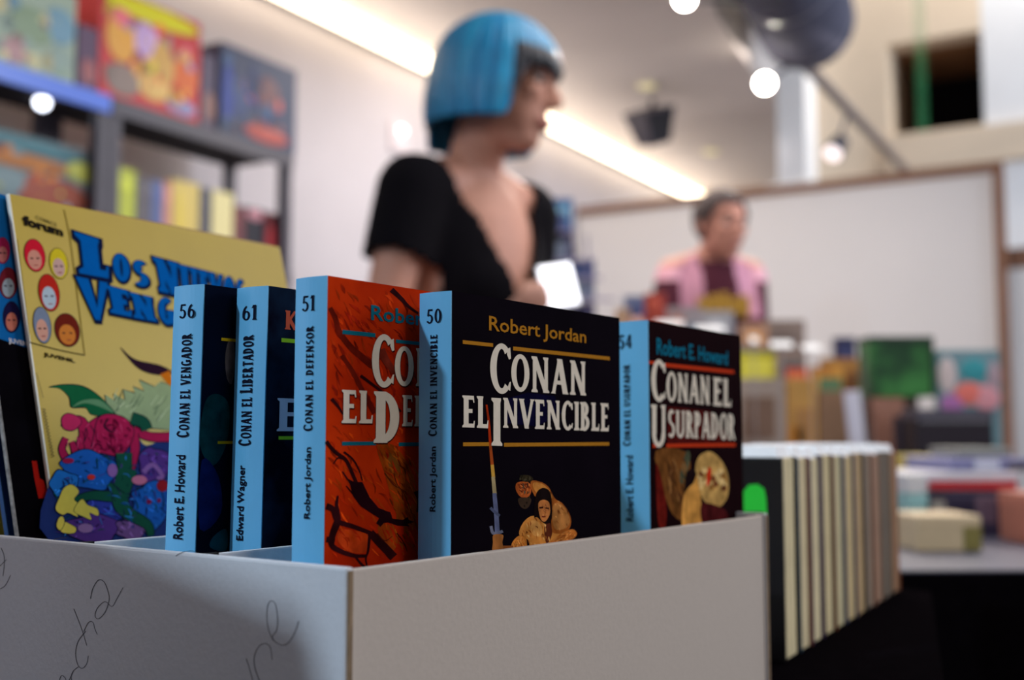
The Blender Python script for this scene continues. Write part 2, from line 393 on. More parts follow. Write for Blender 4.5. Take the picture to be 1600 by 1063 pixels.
o = B1('trim_1', ROOM, (BX - .25, BX, Lb(1275), Lb(1216), 0, TOP), m_white); setp(o, kind='structure')          # white pilaster
o = MB(ROOM).box(BX + .2, BX + 1.0, yl, yl + .1, z0 - .1, z1 + .1).box(BX + .2, BX + 1.0, yr - .1, yr, z0 - .1, z1 + .1).box(BX + .2, BX + 1, yr, yl, z0 - .1, z0).build('window_1', mat('recess_tan', (150, 125, 100), .9)); setp(o, kind='structure')
B1('window_head', ROOM, (BX + .2, BX + 1, yr, yl, z1, z1 + .1), mat('recess_brown', (140, 100, 70), .9), o)
B1('window_back', ROOM, (BX + .95, BX + 1.0, yr, yl, z0 - .1, z1 + .1), mat('recess_dark', (14, 8, 16), .9), o)
o = B1('trim_2', ROOM, (BX - .06, BX, -5.5, Lb(1390), hz(262, 1480), hz(207, 1480)), m_cream); setp(o, kind='structure')
# ledge that carries the light strip, and the warm strip itself
led = thing('cove_light_strip', (ROOM @ Vector((3, WY - .06, HC - .05))), 'long glowing warm white light strip where the left wall meets the ceiling', 'light strip')
B1('aluminium_channel', ROOM, (-.8, BX - .02, WY - .03, WY - .001, HC - .045, HC - .001), mat('channel', (200, 195, 190), .4), led)
B1('diffuser', ROOM, (-.8, BX - .05, WY - .10, WY - .031, HC - .045, HC - .002), mat('led', (255, 236, 205), .5, emit=7.0), led)
for i, (px, py) in enumerate(((1011, 132), (1111, 235))):
    D = 1.6 / (at(px, py, 1).z - EYE); c = at(px, py, D)
    t = thing('ceiling_downlight', (c.x, c.y, HC - .01), ('dim pale yellow round downlight in the ceiling above the black loudspeaker', 'dim pale round downlight in the ceiling between loudspeaker and track lamp')[i], 'ceiling light')
    MB(Matrix.Translation((c.x, c.y, HC - .008))).tube([(0, 0, 0.008), (0, 0, 0)], .052, 20).build('rim', cm((215, 205, 190)), t)
    MB(Matrix.Translation((c.x, c.y, HC - .012))).tube([(0, 0, 0.003), (0, 0, 0)], .042, 20).build('lens', mat('dim_lens', (225, 215, 165), .4, emit=.45), t)
# the framed white partition across the room
PX = 5.46; ya = WY; u = ux(1567, 252); Dp = PX / (u * .5 + .866); yb = Dp * (-.866 * u + .5); zt = at(1567, 252, Dp).z
m_wood = mat('brown_wood', (128, 88, 66), .5, .3, .3, 14, stretch=(1, 1, 6))
par = thing('partition_screen', ROOM @ Vector((PX, (ya + yb) / 2, 0)), 'large white partition screen with a thin brown wooden frame behind the man', 'partition')
B1('panel', ROOM, (PX, PX + .03, yb + .04, ya - .01, .12, zt - .03), mat('screen_white', (214, 212, 214), .75, .2, .03, 2), par)
B1('top_rail', ROOM, (PX - .015, PX + .045, yb, ya - .01, zt - .045, zt), m_wood, par, .004)
B1('bottom_rail', ROOM, (PX - .015, PX + .045, yb, ya - .01, .07, .12), m_wood, par, .004)
B1('post', ROOM, (PX - .015, PX + .045, yb - .0, yb + .045, 0, zt - .046), m_wood, par, .004)
dr = thing('white_door_leaf', ROOM @ Vector((PX, yb - .6, 0)), 'tall bright white door leaf under a brown lintel at the right edge', 'door')
yd = lambda px, X=PX - .0: (lambda u: (X / (u * .5 + .866)) * (-.866 * u + .5))(ux(px, 500))
B1('leaf', ROOM, (PX + .1, PX + .14, -1.9, yd(1574), 0, at(1580, 418, Dp).z), m_white, dr)
B1('lintel', ROOM, (PX + .09, PX + .16, -1.9, yd(1569), at(1580, 414, Dp).z, at(1580, 384, Dp).z), m_wood, dr)

# ================================================================== the stall table and tray box
TH = R(36.16)
TA = Vector((math.sin(TH), math.cos(TH), 0)); TB = Vector((-math.cos(TH), math.sin(TH), 0)); UP = Vector((0, 0, 1))
TAB = frame((0, 0, 0), TA, TB)
def ta(px, D):
    p = at(px, 683, D); return p.dot(TA), p.dot(TB)
ZT = 0.75
m_cloth = mat('black_tablecloth', (11, 8, 11), 1.0, .02, .25, 90)
table = thing('trestle_table', (TAB @ Vector((.6, .6, 0))), 'near sales table under a plain black cloth carrying the white tray box', 'table')
A_end = frame((0, 0, 0), (math.sin(R(19)), math.cos(R(19)), 0))
# table outline: right edge runs away just right of the small paperbacks
rc = at(1447, 925, .95); rr = Vector((math.sin(R(19)), math.cos(R(19)), 0))
q0 = rc - rr * 1.05; q1 = rc; q2 = q1 + TB * 1.5; q3 = q0 + TB * 1.5 - TA * .3
MBt = MB(); P4 = [q0, q1, q2, q3]
vs = [(p.x, p.y, ZT - .03) for p in P4] + [(p.x, p.y, ZT - .002) for p in P4]
fs = [(3, 2, 1, 0), (4, 5, 6, 7)] + [(i, (i + 1) % 4, (i + 1) % 4 + 4, i + 4) for i in range(4)]
ME('table_top', vs, fs, cm((70, 60, 55)), table)
def cloth(P4, z, drop, m, parent, amp=.008, seg=26, name='tablecloth'):
    c = sum((Vector(p) for p in P4), Vector()) / 4; ring = []
    for i in range(4):
        a, b = Vector(P4[i]), Vector(P4[(i + 1) % 4])
        for k in range(seg): ring.append((a.lerp(b, k / seg), i, k))
    V = []; N = len(ring); levels = 7
    for j in range(levels):
        for (p, i, k) in ring:
            d = (p - c); d.z = 0; d.normalize(); t = j / (levels - 1)
            off = .004 + (amp * (1 + math.sin(k * .9 + i * 2) + .5 * math.sin(k * 2.3 + i)) * min(1, t * 2.5) if j else 0)
            V.append((p.x + d.x * off, p.y + d.y * off, z - drop * t))
    Fc = [tuple(range(N))[::-1]] + [(j * N + k, (j + 1) * N + k, (j + 1) * N + (k + 1) % N, j * N + (k + 1) % N) for j in range(levels - 1) for k in range(N)]
    return ME(name, V, Fc, m, parent)
cloth(P4, ZT, .60, m_cloth, table)
for p in P4:
    c = sum(P4, Vector()) / 4; l = p.lerp(c, .12)
    MB(Matrix.Translation((l.x, l.y, 0))).tube([(0, 0, 0), (0, 0, ZT - .03)], .016).build('leg', cm((60, 60, 64)), table)

# ---- tray box
m_card = mat('white_cardboard', (214, 216, 222), .85, .15, .03, 500, .12)
m_card_shaded = mat('white_cardboard_shaded', (200, 188, 178), .85, .15, .03, 500, .1)  # same cardboard, toned darker and warmer for the dim light on that side
m_kraft = mat('corrugated_edge', (150, 128, 104), .9, .1, .4, 600, .4, stretch=(1, 1, .2))
u = lambda px: (px - 800) / F * CP
sA, cA = math.sin(TH), math.cos(TH)
def Dat_a(px, a): return a / (sA * u(px) + cA)      # depth where a sight column meets a plane of constant a
def Dat_b(px, b): return b / (-cA * u(px) + sA)
a0 = .247; bs = .2425
zb0 = at(300, 865, Dat_a(300, a0)).z; ztop = zb0
zside = at(850, 851, Dat_b(850, bs)).z
a1 = (lambda D: D * (sA * u(1190) + cA))(Dat_b(1190, bs))
b1 = .46 + .075
zf = ZT + .001
box = thing('tray_box', TAB @ Vector(((a0 + a1) / 2, (bs + b1) / 2, ZT)), 'shallow white cardboard tray box with pencil scrawl and dividers holding the books', 'box')
th = .0032
endp = MB(TAB).box(a0, a0 + th, bs - .002, b1 + .05, zf, ztop, b=.0009).build('end_panel', m_card, box)
B1('folded_rim', TAB, (a0 + th, a0 + th + .0028, bs + .001, b1 + .05, zf, ztop - .0006), m_card, box, .0008)
kr = B1('corrugated_edge', TAB, (a0 + .0006, a0 + th - .0006, bs - .0024, bs - .0020, zf, ztop - .001), m_kraft, endp)
sp = B1('side_panel', TAB, (a0 + th + .0003, a1, bs, bs + .0028, zf, zside), m_card_shaded, box, .0006)
B1('side_panel', TAB, (a0 + th + .0028, a1, b1 + .047, b1 + .05, zf, ztop - .001), m_card, box, .0006)
B1('end_panel', TAB, (a1, a1 + .003, bs - .001, b1 + .05, zf, zside + .001), m_card, box, .0006)
B1('corrugated_edge', TAB, (a1 + .0004, a1 + .0026, bs - .0014, bs - .001, zf, zside), m_kraft, sp)
B1('bottom_panel', TAB, (a0 + .004, a1, bs + .003, b1 + .047, zf, zf + .0018), m_card, box)
bd1 = (lambda D: D * (-cA * u(305) + sA))(Dat_a(305, a0)); bd2 = (lambda D: D * (-cA * u(112) + sA))(Dat_a(112, a0))
for bd in (bd1, bd2):
    d = B1('divider', TAB, (a0 + th + .003, a1 - .0003, bd, bd + .0026, zf + .002, ztop - .0008), m_card, box, .0007)
    for k in range(9):
        s0 = a0 + .045 + k * .037
        B1('perforation_slit', TAB, (s0, s0 + .014, bd + .0002, bd + .0009, ztop - .0012, ztop - .0006), cm((30, 26, 26)), d)
    B1('slot', TAB, (a0 + th + .0005, a0 + th + .0075, bd - .0002, bd + .0014, ztop - .0016, ztop - .0004), cm((40, 34, 30)), d)
# pencil handwriting on the end panel
Fe = Face(TAB @ Vector((a0, bs, ztop)), -TB, UP); pr = Print(Fe, .00008); Z = (0, 780, 2.857); ink = (70, 68, 80)
for st in ([(405, 445), (415, 400), (440, 362), (465, 370), (482, 410), (488, 450), (470, 505), (440, 535), (425, 520), (437, 485), (470, 458), (500, 480), (520, 450), (550, 395)],
           [(330, 490), (350, 540), (372, 600), (388, 655)], [(375, 592), (395, 552), (415, 550), (424, 580), (435, 605)], [(384, 590), (350, 635), (338, 690), (348, 740), (368, 756), (388, 735), (395, 700)],
           [(350, 750), (328, 768), (318, 795), (325, 820)], [(265, 812), (276, 788), (292, 800), (298, 820)], [(328, 770), (305, 820), (300, 850)],
           [(5, 218), (18, 250), (20, 290), (14, 345)], [(0, 300), (30, 270)], [(0, 402), (25, 385), (48, 340)],
           [(1335, 545), (1315, 600), (1285, 645), (1250, 650), (1215, 620), (1236, 585), (1240, 530), (1230, 470), (1210, 455), (1195, 480), (1192, 540), (1205, 600), (1225, 632)],
           [(1100, 712), (1115, 760), (1130, 815)], [(1160, 815), (1138, 750), (1137, 700), (1155, 660), (1182, 645), (1208, 663), (1216, 718)], [(785, 255), (810, 240), (850, 232), (872, 236)], [(240, 182), (262, 175), (300, 174)]):
    pr = Print(Fe, .00008 + .000002 * len(st)); pr.line(st, 3.0, ink, Z, 2.2); pr.build('pencil_stroke', endp, mat('pencil', rough=.6, vary=.2, attr=True))

# ---- paperbacks
m_pages = mat('page_edges', (226, 214, 188), .9, .1, .25, 900, .3, stretch=(1, 1, 8))
m_spine = mat('sky_blue_card', (104, 182, 226), .38, .35, .04, 60, coat=.1)
BLK = (22, 24, 40); ZFL = zf + .0025
def solve_width(x1, D1, x2, wd):
    """direction of a cover whose near edge is seen at x1 (depth D1) and far edge at x2"""
    p1 = Vector((u(x1) * D1, D1)); best = None
    for k in range(1, 400):
        D2 = D1 * (1 + k * .002); p2 = Vector((u(x2) * D2, D2)); e = abs((p2 - p1).length - wd)
        if best is None or e < best[0]: best = (e, p2)
    return (best[1] - p1).normalized()
def paperback(x1, D1, ytop, wd, t, label, cover_col, eA=None, lean=0.0, cat='book', spine=None):
    """x1,D1,ytop: near top corner where spine meets cover; eA cover direction; lean turns it about eA"""
    c = at(x1, ytop, D1); eA = Vector((*eA, 0)).normalized() if eA is not None else TA
    eB = UP.cross(eA); rot = Matrix.Rotation(lean, 3, eA); eB = rot @ eB; eZ = rot @ UP
    h = (c.z - ZFL) / eZ.z - (.004 if lean else 0); o0 = c - eZ * h
    M = frame(o0, eA, eB)
    bk = thing('paperback_book', o0 + eA * wd / 2, label, cat, 'sky blue spined paperbacks in the tray box')
    B1('page_block', M, (.0012, wd - .0015, .0008, t - .0008, .0003, h - .0006), m_pages, bk)
    cover = B1('front_cover', M, (.0003, wd, 0, .0005, 0, h), cover_col, bk)
    B1('back_cover', M, (.0003, wd, t - .0005, t, 0, h), m_spine, bk)
    # gently rounded spine
    V = []; n_ = 9
    for k in range(n_):
        s_ = k / (n_ - 1); bow = -.0009 * math.sin(math.pi * s_)
        for z in (0, h): V.append(M @ Vector((bow, t * s_, z)))
    for k in range(n_):
        s_ = k / (n_ - 1)
        for z in (0, h): V.append(M @ Vector((.0006, t * s_, z)))
    Fq = []
    for k in range(n_ - 1):
        i = 2 * k; j = 2 * n_ + i; Fq += [(i, i + 1, i + 3, i + 2), (j, j + 2, j + 3, j + 1), (i + 1, j + 1, j + 3, i + 3), (i, i + 2, j + 2, j)]
    Fq += [(0, 2 * n_, 2 * n_ + 1, 1), (2 * n_ - 2, 2 * n_ - 1, 4 * n_ - 1, 4 * n_ - 2)]
    spn = ME('spine', V, Fq, m_spine, bk, False)
    Fc = Face(M @ Vector((0, 0, h)), eA, eZ); Fs = Face(M @ Vector((-.00095, 0, h)), -eB, eZ)
    return bk, cover, spn, Fc, Fs, h, M
def sp_print(Fs, spn, num, numbox, title, tb, author, ab, lift=.00004):
    pr = Print(Fs, lift); x0, x1_, y0, y1_ = numbox
    text_h(pr, caps(num, .19, gap=.07), x0, y0, y1_, BLK, xr=x1_); pr.build('number_lettering', spn)
    pr = Print(Fs, lift + 3e-5); text_up(pr, caps(title, .22, small=.82, gap=.09), *tb, BLK); pr.build('title_lettering', spn)
    pr = Print(Fs, lift + 6e-5); text_up(pr, sans(author, .022), *ab, BLK); pr.build('author_lettering', spn)
CREAM = (226, 214, 196)
def bar(pr, x0, x1_, yt, yb, col):
    U0, V1 = pr.F.P(x0, yt); _, V0 = pr.F.P(x0, yb); U1 = pr.F.P(x1_, (yt + yb) / 2)[0]
    pr.uvpoly([(U0, V0), (U1, V0), (U1, V1), (U0, V1)], col)
# 50
bk, cov, spn, Fc, Fs, h, M = paperback(705, .393, 454.5, .1122, .0142, 'paperback with number 50 on its spine and a black cover titled in cream', mat('black_cover', (15, 9, 17), .5, .06, .3, 30))
sp_print(Fs, spn, '50', (667, 690, 484, 506), '^CONAN EL INVENCIBLE', (670, 683, 682, 523), 'Robert Jordan', (672, 684, 800, 698))
Z = (640, 440, 3.797); zx = lambda x, z=Z: z[0] + x / z[2]; zy = lambda y, z=Z: z[1] + y / z[2]
GOLD = (176, 118, 34)
pr = Print(Fc); Z6 = (740, 680, 5.06); SK = (214, 138, 62); SK2 = (170, 92, 36)
pr.poly([(560, 700), (700, 660), (860, 680), (900, 780), (760, 860), (560, 840)], (14, 10, 44), Z)   # blue-black haze
pr.poly([(450, 370), (520, 368), (590, 410), (640, 500), (700, 540), (750, 610), (770, 680), (750, 750), (680, 790), (620, 780), (600, 600), (480, 480)], SK2, Z6, True)
pr.poly([(640, 540), (700, 555), (745, 620), (760, 690), (720, 740), (640, 740), (620, 620)], (196, 128, 66), Z6, True)
pr.poly([(470, 380), (540, 385), (600, 440), (620, 500), (560, 470), (490, 450)], SK, Z6, True)
pr.poly([(335, 385), (380, 368), (440, 380), (455, 440), (430, 490), (375, 492), (335, 440)], (190, 92, 40), Z6, True)
pr.poly([(355, 500), (450, 500), (440, 560), (405, 585), (365, 560)], (70, 52, 40), Z6, True)
pr.poly([(370, 320), (440, 320), (470, 350), (430, 372), (380, 360)], (50, 42, 28), Z6, True)
pr.poly([(480, 640), (420, 662), (375, 720), (360, 790), (430, 830), (455, 900), (560, 900), (620, 850), (700, 790), (620, 770), (570, 690)], SK, Z6, True)
pr.poly([(440, 690), (500, 680), (540, 740), (530, 800), (470, 790)], (228, 160, 84), Z6, True)
pr.poly([(560, 700), (600, 690), (620, 780), (580, 860), (560, 800)], (90, 40, 24), Z6, True)
pr.poly([(310, 930), (300, 860), (350, 800), (405, 798), (420, 860), (410, 930)], (204, 124, 50), Z6, True)
pr.poly([(600, 850), (690, 780), (780, 745), (815, 790), (740, 850), (620, 880)], (196, 112, 46), Z6, True)
for poly_, tn, an in (([(450, 375), (590, 412), (640, 500), (750, 610), (768, 680), (750, 750), (640, 770), (600, 600), (480, 470)], [(196, 122, 58), (150, 78, 34), (216, 148, 80), (110, 52, 26)], .9), ([(480, 645), (375, 720), (362, 790), (455, 890), (560, 895), (620, 850), (570, 690)], [(226, 158, 84), (180, 104, 46), (236, 178, 104), (140, 74, 34)], 1.2),
                      ([(310, 920), (305, 860), (350, 802), (405, 800), (415, 920)], [(176, 98, 40), (220, 146, 70)], 1.3), ([(610, 850), (690, 782), (780, 748), (812, 790), (740, 845)], [(166, 88, 36), (216, 140, 70)], -.5), ([(338, 388), (380, 370), (440, 382), (450, 440), (375, 488)], [(150, 64, 30), (214, 120, 60), (96, 40, 24)], 1.2)):
    pr.dabs(poly_, Z6, tn, 46, 34, 9, an, .5, 7)
pr.dabs([(345, 300), (470, 330), (450, 380), (440, 580), (360, 570), (380, 500)], Z6, [(30, 26, 20), (64, 54, 36), (90, 80, 60)], 22, 30, 10, 1.5, .6, 8)
pr.poly([(478, 650), (480, 540), (500, 450), (550, 418), (602, 450), (618, 560), (612, 680), (560, 700), (500, 650)], (26, 16, 16), Z6, True)
pr.poly([(510, 545), (545, 512), (592, 530), (604, 590), (595, 640), (560, 686), (525, 655)], (206, 126, 66), Z6, True)
pr.dabs([(515, 548), (590, 535), (600, 590), (560, 680), (526, 650)], Z6, [(226, 150, 90), (176, 100, 54), (150, 80, 44)], 22, 26, 8, 1.4, .4, 9)
pr.poly([(515, 570), (550, 565), (548, 580), (518, 584)], (60, 26, 20), Z6); pr.poly([(566, 572), (596, 575), (594, 587), (566, 584)], (60, 26, 20), Z6)
pr.poly([(535, 640), (570, 640), (565, 652), (540, 652)], (120, 44, 30), Z6)
for pts_, w_, c_, w1_ in (([(100, -240), (118, -100), (130, 80)], 14, (180, 52, 18), 22), ([(130, 80), (145, 240)], 22, (168, 74, 30), 26), ([(145, 235), (155, 340)], 26, (196, 148, 60), 28), ([(152, 330), (165, 470)], 28, (172, 152, 110), 32), ([(162, 460), (178, 640), (185, 770)], 32, (98, 104, 136), 40)):
    pr.line(pts_, w_, c_, Z6, w1_)
pr.line([(130, 575), (165, 610), (205, 640)], 22, (78, 84, 110), Z6); pr.line([(135, 720), (150, 775), (190, 775), (228, 760)], 24, (110, 112, 132), Z6)
pr.poly([(155, 790), (230, 790), (225, 850), (235, 930), (150, 930), (150, 850)], (168, 104, 52), Z6, True); pr.line([(230, 890), (310, 890)], 30, (150, 84, 40), Z6)
pr.build('cover_picture', cov, PRINT_PAINT)
pr = Print(Fc, .00018)
bar(pr, zx(313), zx(493), zy(348), zy(370), GOLD); bar(pr, zx(612), zx(1185), zy(386), zy(409), GOLD); bar(pr, zx(315), zx(470), zy(955), zy(978), GOLD); bar(pr, zx(558), zx(1182), zy(958), zy(981), GOLD)
pr.build('gold_rules', cov)
pr = Print(Fc, .00020); text_q(pr, sans('Robert Jordan', .012), *[(zx(x), zy(y)) for x, y in ((468, 203), (1045, 292), (1045, 390), (468, 318))], GOLD); pr.build('author_lettering', cov)
pr = Print(Fc, .00022)
for txt, q_ in (('C', ((475, 368), (602, 378), (602, 668), (475, 655))), ('ONAN', ((600, 430), (1048, 478), (1048, 678), (600, 648))), ('EL', ((312, 676), (470, 684), (470, 872), (312, 865))),
                ('I', ((480, 690), (549, 694), (549, 976), (480, 974))), ('NVENCIBLE', ((550, 690), (1183, 725), (1183, 890), (550, 868)))):
    text_q(pr, caps(txt, .2 if txt not in 'CI' else .19), *[(zx(x), zy(y)) for x, y in q_], CREAM)
pr.build('title_lettering', cov)
# 51
bk, cov, spn, Fc, Fs, h, M = paperback(511, .3755, 430.5, .110, .0146, 'paperback with number 51 on its spine and an orange red cover', mat('red_cover', (206, 56, 12), .5, .06, .0, 26, col2=(160, 30, 6)))
sp_print(Fs, spn, '51', (472.5, 492.5, 463, 487), '^CONAN EL DEFENSOR', (475.5, 489, 674, 510), 'Robert Jordan', (476, 488, 811, 699))
pr = Print(Fc); Z3 = (450, 420, 4.427); Z4 = (450, 650, 4.25); DK = (52, 16, 20); MD = (112, 26, 14)
pr.poly([(590, 200), (700, 195), (800, 330), (860, 520), (830, 760), (740, 700), (690, 560), (640, 380)], (164, 70, 14), Z4, True)
pr.poly([(650, 260), (720, 260), (750, 350), (740, 390), (690, 380)], (140, 82, 30), Z4, True)
pr.poly([(600, 720), (700, 740), (730, 830), (690, 900), (620, 850)], (170, 68, 16), Z4, True)
pr.poly([(340, 760), (430, 760), (530, 790), (545, 850), (500, 910), (400, 900), (330, 830)], (206, 66, 22), Z4, True)
pr.dabs([(275, 50), (905, 190), (905, 1010), (275, 1010)], Z3, [(160, 34, 12), (190, 46, 14), (206, 60, 16), (146, 30, 14)], 120, 120, 20, 1.0, .35, 3)
pr.dabs([(258, 10), (870, 30), (870, 960), (258, 1010)], Z4, [(216, 70, 16), (188, 44, 12), (206, 66, 12), (170, 44, 10)], 150, 90, 16, 1.0, .35, 4)
pr.dabs([(590, 200), (700, 195), (870, 330), (870, 900), (700, 900), (640, 380)], Z4, [(168, 76, 16), (150, 62, 14), (184, 88, 22), (120, 44, 12)], 90, 80, 12, 1.05, .25, 5)
for pts_, w_, c_, w1_ in (([(290, 270), (330, 350), (350, 430), (430, 540), (520, 620), (620, 700)], 30, MD, 50), ([(370, 600), (450, 720), (520, 860), (600, 1000)], 28, MD, 40), ([(640, 560), (680, 640), (760, 740), (860, 800)], 60, (130, 44, 30), 30), ([(715, 145), (780, 205), (830, 260), (900, 310)], 36, DK, 14), ([(300, 900), (350, 960), (380, 1010)], 26, DK, 10), ([(500, 740), (620, 830), (700, 900), (780, 990)], 22, DK, 12)):
    pr.line(pts_, w_, c_, Z3, w1_)
for pts_, w_, c_, w1_ in (([(253, 600), (300, 625), (330, 700), (430, 735), (550, 780)], 44, DK, 26), ([(330, 530), (322, 590), (335, 690)], 12, DK, 34), ([(330, 700), (295, 790), (290, 860), (350, 900), (440, 930), (520, 930)], 50, DK, 20), ([(545, 775), (600, 835), (640, 875), (700, 940)], 50, DK, 60), ([(540, 800), (530, 900), (515, 950), (530, 1030)], 20, DK, 8), ([(440, 930), (490, 990), (540, 1030)], 12, DK, 22),
                          ([(253, 170), (310, 240), (380, 290), (420, 370), (455, 450)], 26, DK, 22), ([(370, 240), (430, 290), (470, 360), (492, 430)], 14, DK, 8), ([(300, 320), (330, 280), (370, 290)], 8, DK, 12), ([(360, 370), (400, 430), (440, 490)], 8, DK, 14), ([(385, 465), (430, 520), (460, 560)], 6, DK, 14), ([(640, 380), (700, 460), (750, 490), (760, 560)], 8, (90, 34, 14), 5), ([(700, 380), (720, 450), (770, 520), (820, 650)], 6, (90, 34, 14), 5), ([(720, 780), (760, 830), (790, 900)], 8, (70, 24, 14), 4), ([(850, 500), (870, 560), (860, 640)], 40, DK, 20), ([(253, 820), (310, 830)], 40, DK, 30), ([(590, 780), (640, 830), (690, 800)], 8, (96, 30, 14), 4)):
    pr.line(pts_, w_, c_, Z4, w1_)
pr.poly([(400, 420), (440, 440), (492, 440), (540, 540), (600, 612), (650, 632), (678, 640), (692, 682), (760, 692), (792, 672), (800, 692), (838, 705), (790, 718), (806, 734), (730, 730), (662, 708), (634, 712), (612, 738), (600, 725), (583, 714), (604, 680), (560, 652), (480, 600), (430, 532)], (40, 12, 22), Z4)
pr.build('cover_picture', cov, PRINT_PAINT)
TEAL = (18, 104, 124); x3 = lambda x: zx(x, Z3); y3 = lambda y: zy(y, Z3)
pr = Print(Fc, .00018); bar(pr, x3(375), x3(602), y3(423), y3(452), TEAL); u0_ = Fc.P(x3(745), y3(490))
U0, V1 = u0_; V0 = Fc.P(x3(745), y3(514))[1]; pr.uvpoly([(U0, V0), (.092, V0), (.092, V1), (U0, V1)], TEAL)
bar(pr, zx(357, Z4), zx(582, Z4), zy(172, Z4), zy(197, Z4), TEAL)
U0, V1 = Fc.P(zx(733, Z4), zy(177, Z4)); V0 = Fc.P(zx(733, Z4), zy(202, Z4))[1]; pr.uvpoly([(U0, V0), (.092, V0), (.092, V1), (U0, V1)], TEAL)
pr.build('teal_rules', cov)
pr = Print(Fc, .00020); g = sans('Robert Jordan', .02); wfull = (Fc.P(x3(885), y3(400))[0] - Fc.P(x3(572), y3(300))[0]) * 2.62
text_h(pr, g, x3(572), y3(250), y3(388), TEAL, w=wfull); pr.build('author_lettering', cov)
pr = Print(Fc, .00022); SH = (96, 50, 30)
for off, cc in (((.0004, -.0004), (60, 16, 10)), ((0, 0), CREAM)):
    text_h(pr, caps('C', .19), x3(578), y3(452), y3(812), cc, xr=x3(735), off=off)
    wO = (Fc.P(x3(868), 0)[0] - Fc.P(x3(735), 0)[0])
    text_h(pr, caps('ONAN', .2), x3(735), y3(535), y3(806), cc, w=wO * 4.3, off=off)
    text_h(pr, caps('EL', .2), x3(372), y3(838), y3(1068), cc, xr=x3(590), off=off)
    text_h(pr, caps('D', .24), x3(600), y3(848), y3(1206), cc, xr=x3(785), off=off)
    wE = (Fc.P(x3(880), 0)[0] - Fc.P(x3(788), 0)[0])
    text_h(pr, caps('EFENSOR', .2), x3(788), y3(874), y3(1090), cc, w=min(.098 - Fc.P(x3(788), 0)[0], wE * 6.9), off=off)
pr.build('title_lettering', cov)
# 54
bk, cov, spn, Fc, Fs, h, M = paperback(1012, .52, 500.5, .098, .0152, 'paperback with number 54 on its spine behind number 50, dark brown cover', mat('dark_brown_cover', (26, 8, 12), .5, .06, .2, 40))
sp_print(Fs, spn, '54', (966, 988, 524, 545), '^CONAN EL USURPADOR', (973, 985, 697, 570), 'Robert E. Howard', (978, 990, 815, 712))
Z7 = (960, 490, 2.954); x7 = lambda x: zx(x, Z7); y7 = lambda y: zy(y, Z7); pr = Print(Fc)
pr.poly([(190, 635), (330, 640), (350, 760), (330, 940), (270, 930), (220, 800)], (120, 74, 34), Z7, True)
pr.poly([(330, 640), (350, 660), (320, 780), (300, 760)], (84, 88, 66), Z7, True)
pr.poly([(245, 430), (440, 450), (540, 590), (245, 610)], (84, 20, 18), Z7)
pr.poly([(400, 650), (450, 640), (500, 690), (525, 760), (520, 850), (470, 900), (410, 860), (380, 780), (375, 700)], (206, 162, 92), Z7, True)
for k in range(22):
    a = k * 2.4; x_, y_ = 450 + 55 * math.cos(a), 765 + 95 * math.sin(a * 1.3)
    pr.poly([(x_ - 14, y_), (x_, y_ - 16), (x_ + 14, y_), (x_, y_ + 16)], random.choice([(232, 196, 130), (150, 104, 50), (190, 130, 60), (120, 70, 40)]), Z7, True)
pr.dabs([(318, 990), (318, 850), (345, 790), (395, 830), (400, 990)], Z7, [(236, 180, 100), (190, 120, 56), (150, 84, 40)], 30, 40, 10, 1.5, .4, 11); pr.dabs([(195, 640), (330, 645), (345, 760), (325, 930), (270, 920)], Z7, [(140, 90, 44), (90, 54, 28), (160, 110, 60)], 30, 70, 12, 1.3, .2, 12)
pr.poly([(432, 715), (446, 720), (440, 780), (424, 795)], (214, 40, 20), Z7, True)
pr.poly([(350, 720), (375, 740), (395, 830), (400, 1000), (315, 1000), (318, 850), (340, 800)], (222, 158, 76), Z7, True)
pr.poly([(325, 820), (330, 740), (360, 715), (378, 740), (365, 780), (345, 800)], (30, 16, 18), Z7, True)
pr.poly([(190, 700), (215, 760), (240, 900), (230, 1000), (200, 960)], (110, 26, 20), Z7, True); pr.poly([(400, 880), (500, 900), (520, 960), (420, 1000)], (80, 24, 26), Z7, True)
pr.build('cover_picture', cov, PRINT_PAINT)
pr = Print(Fc, .00018); RD = (196, 58, 26)
bar(pr, x7(158), x7(190), y7(218), y7(232), RD); bar(pr, x7(232), x7(550), y7(229), y7(246), RD); bar(pr, x7(176), x7(192), y7(602), y7(620), RD); bar(pr, x7(238), x7(558), y7(602), y7(619), RD); pr.build('red_rules', cov)
pr = Print(Fc, .0002); text_q(pr, sans('Robert E. Howard', .02), *[(x7(x), y7(y)) for x, y in ((193, 112), (522, 175), (522, 240), (193, 190))], (20, 112, 140)); pr.build('author_lettering', cov)
pr = Print(Fc, .00022)
for txt, q_ in (('C', ((168, 210), (236, 220), (236, 408), (168, 402))), ('ONAN', ((238, 268), (440, 292), (440, 422), (238, 405))), ('EL', ((455, 295), (540, 305), (540, 432), (455, 425))), ('U', ((168, 420), (240, 424), (240, 616), (168, 614))), ('SURPADOR', ((244, 445), (555, 466), (555, 584), (244, 570)))):
    text_q(pr, caps(txt, .2), *[(x7(x), y7(y)) for x, y in q_], CREAM)
pr.build('title_lettering', cov)
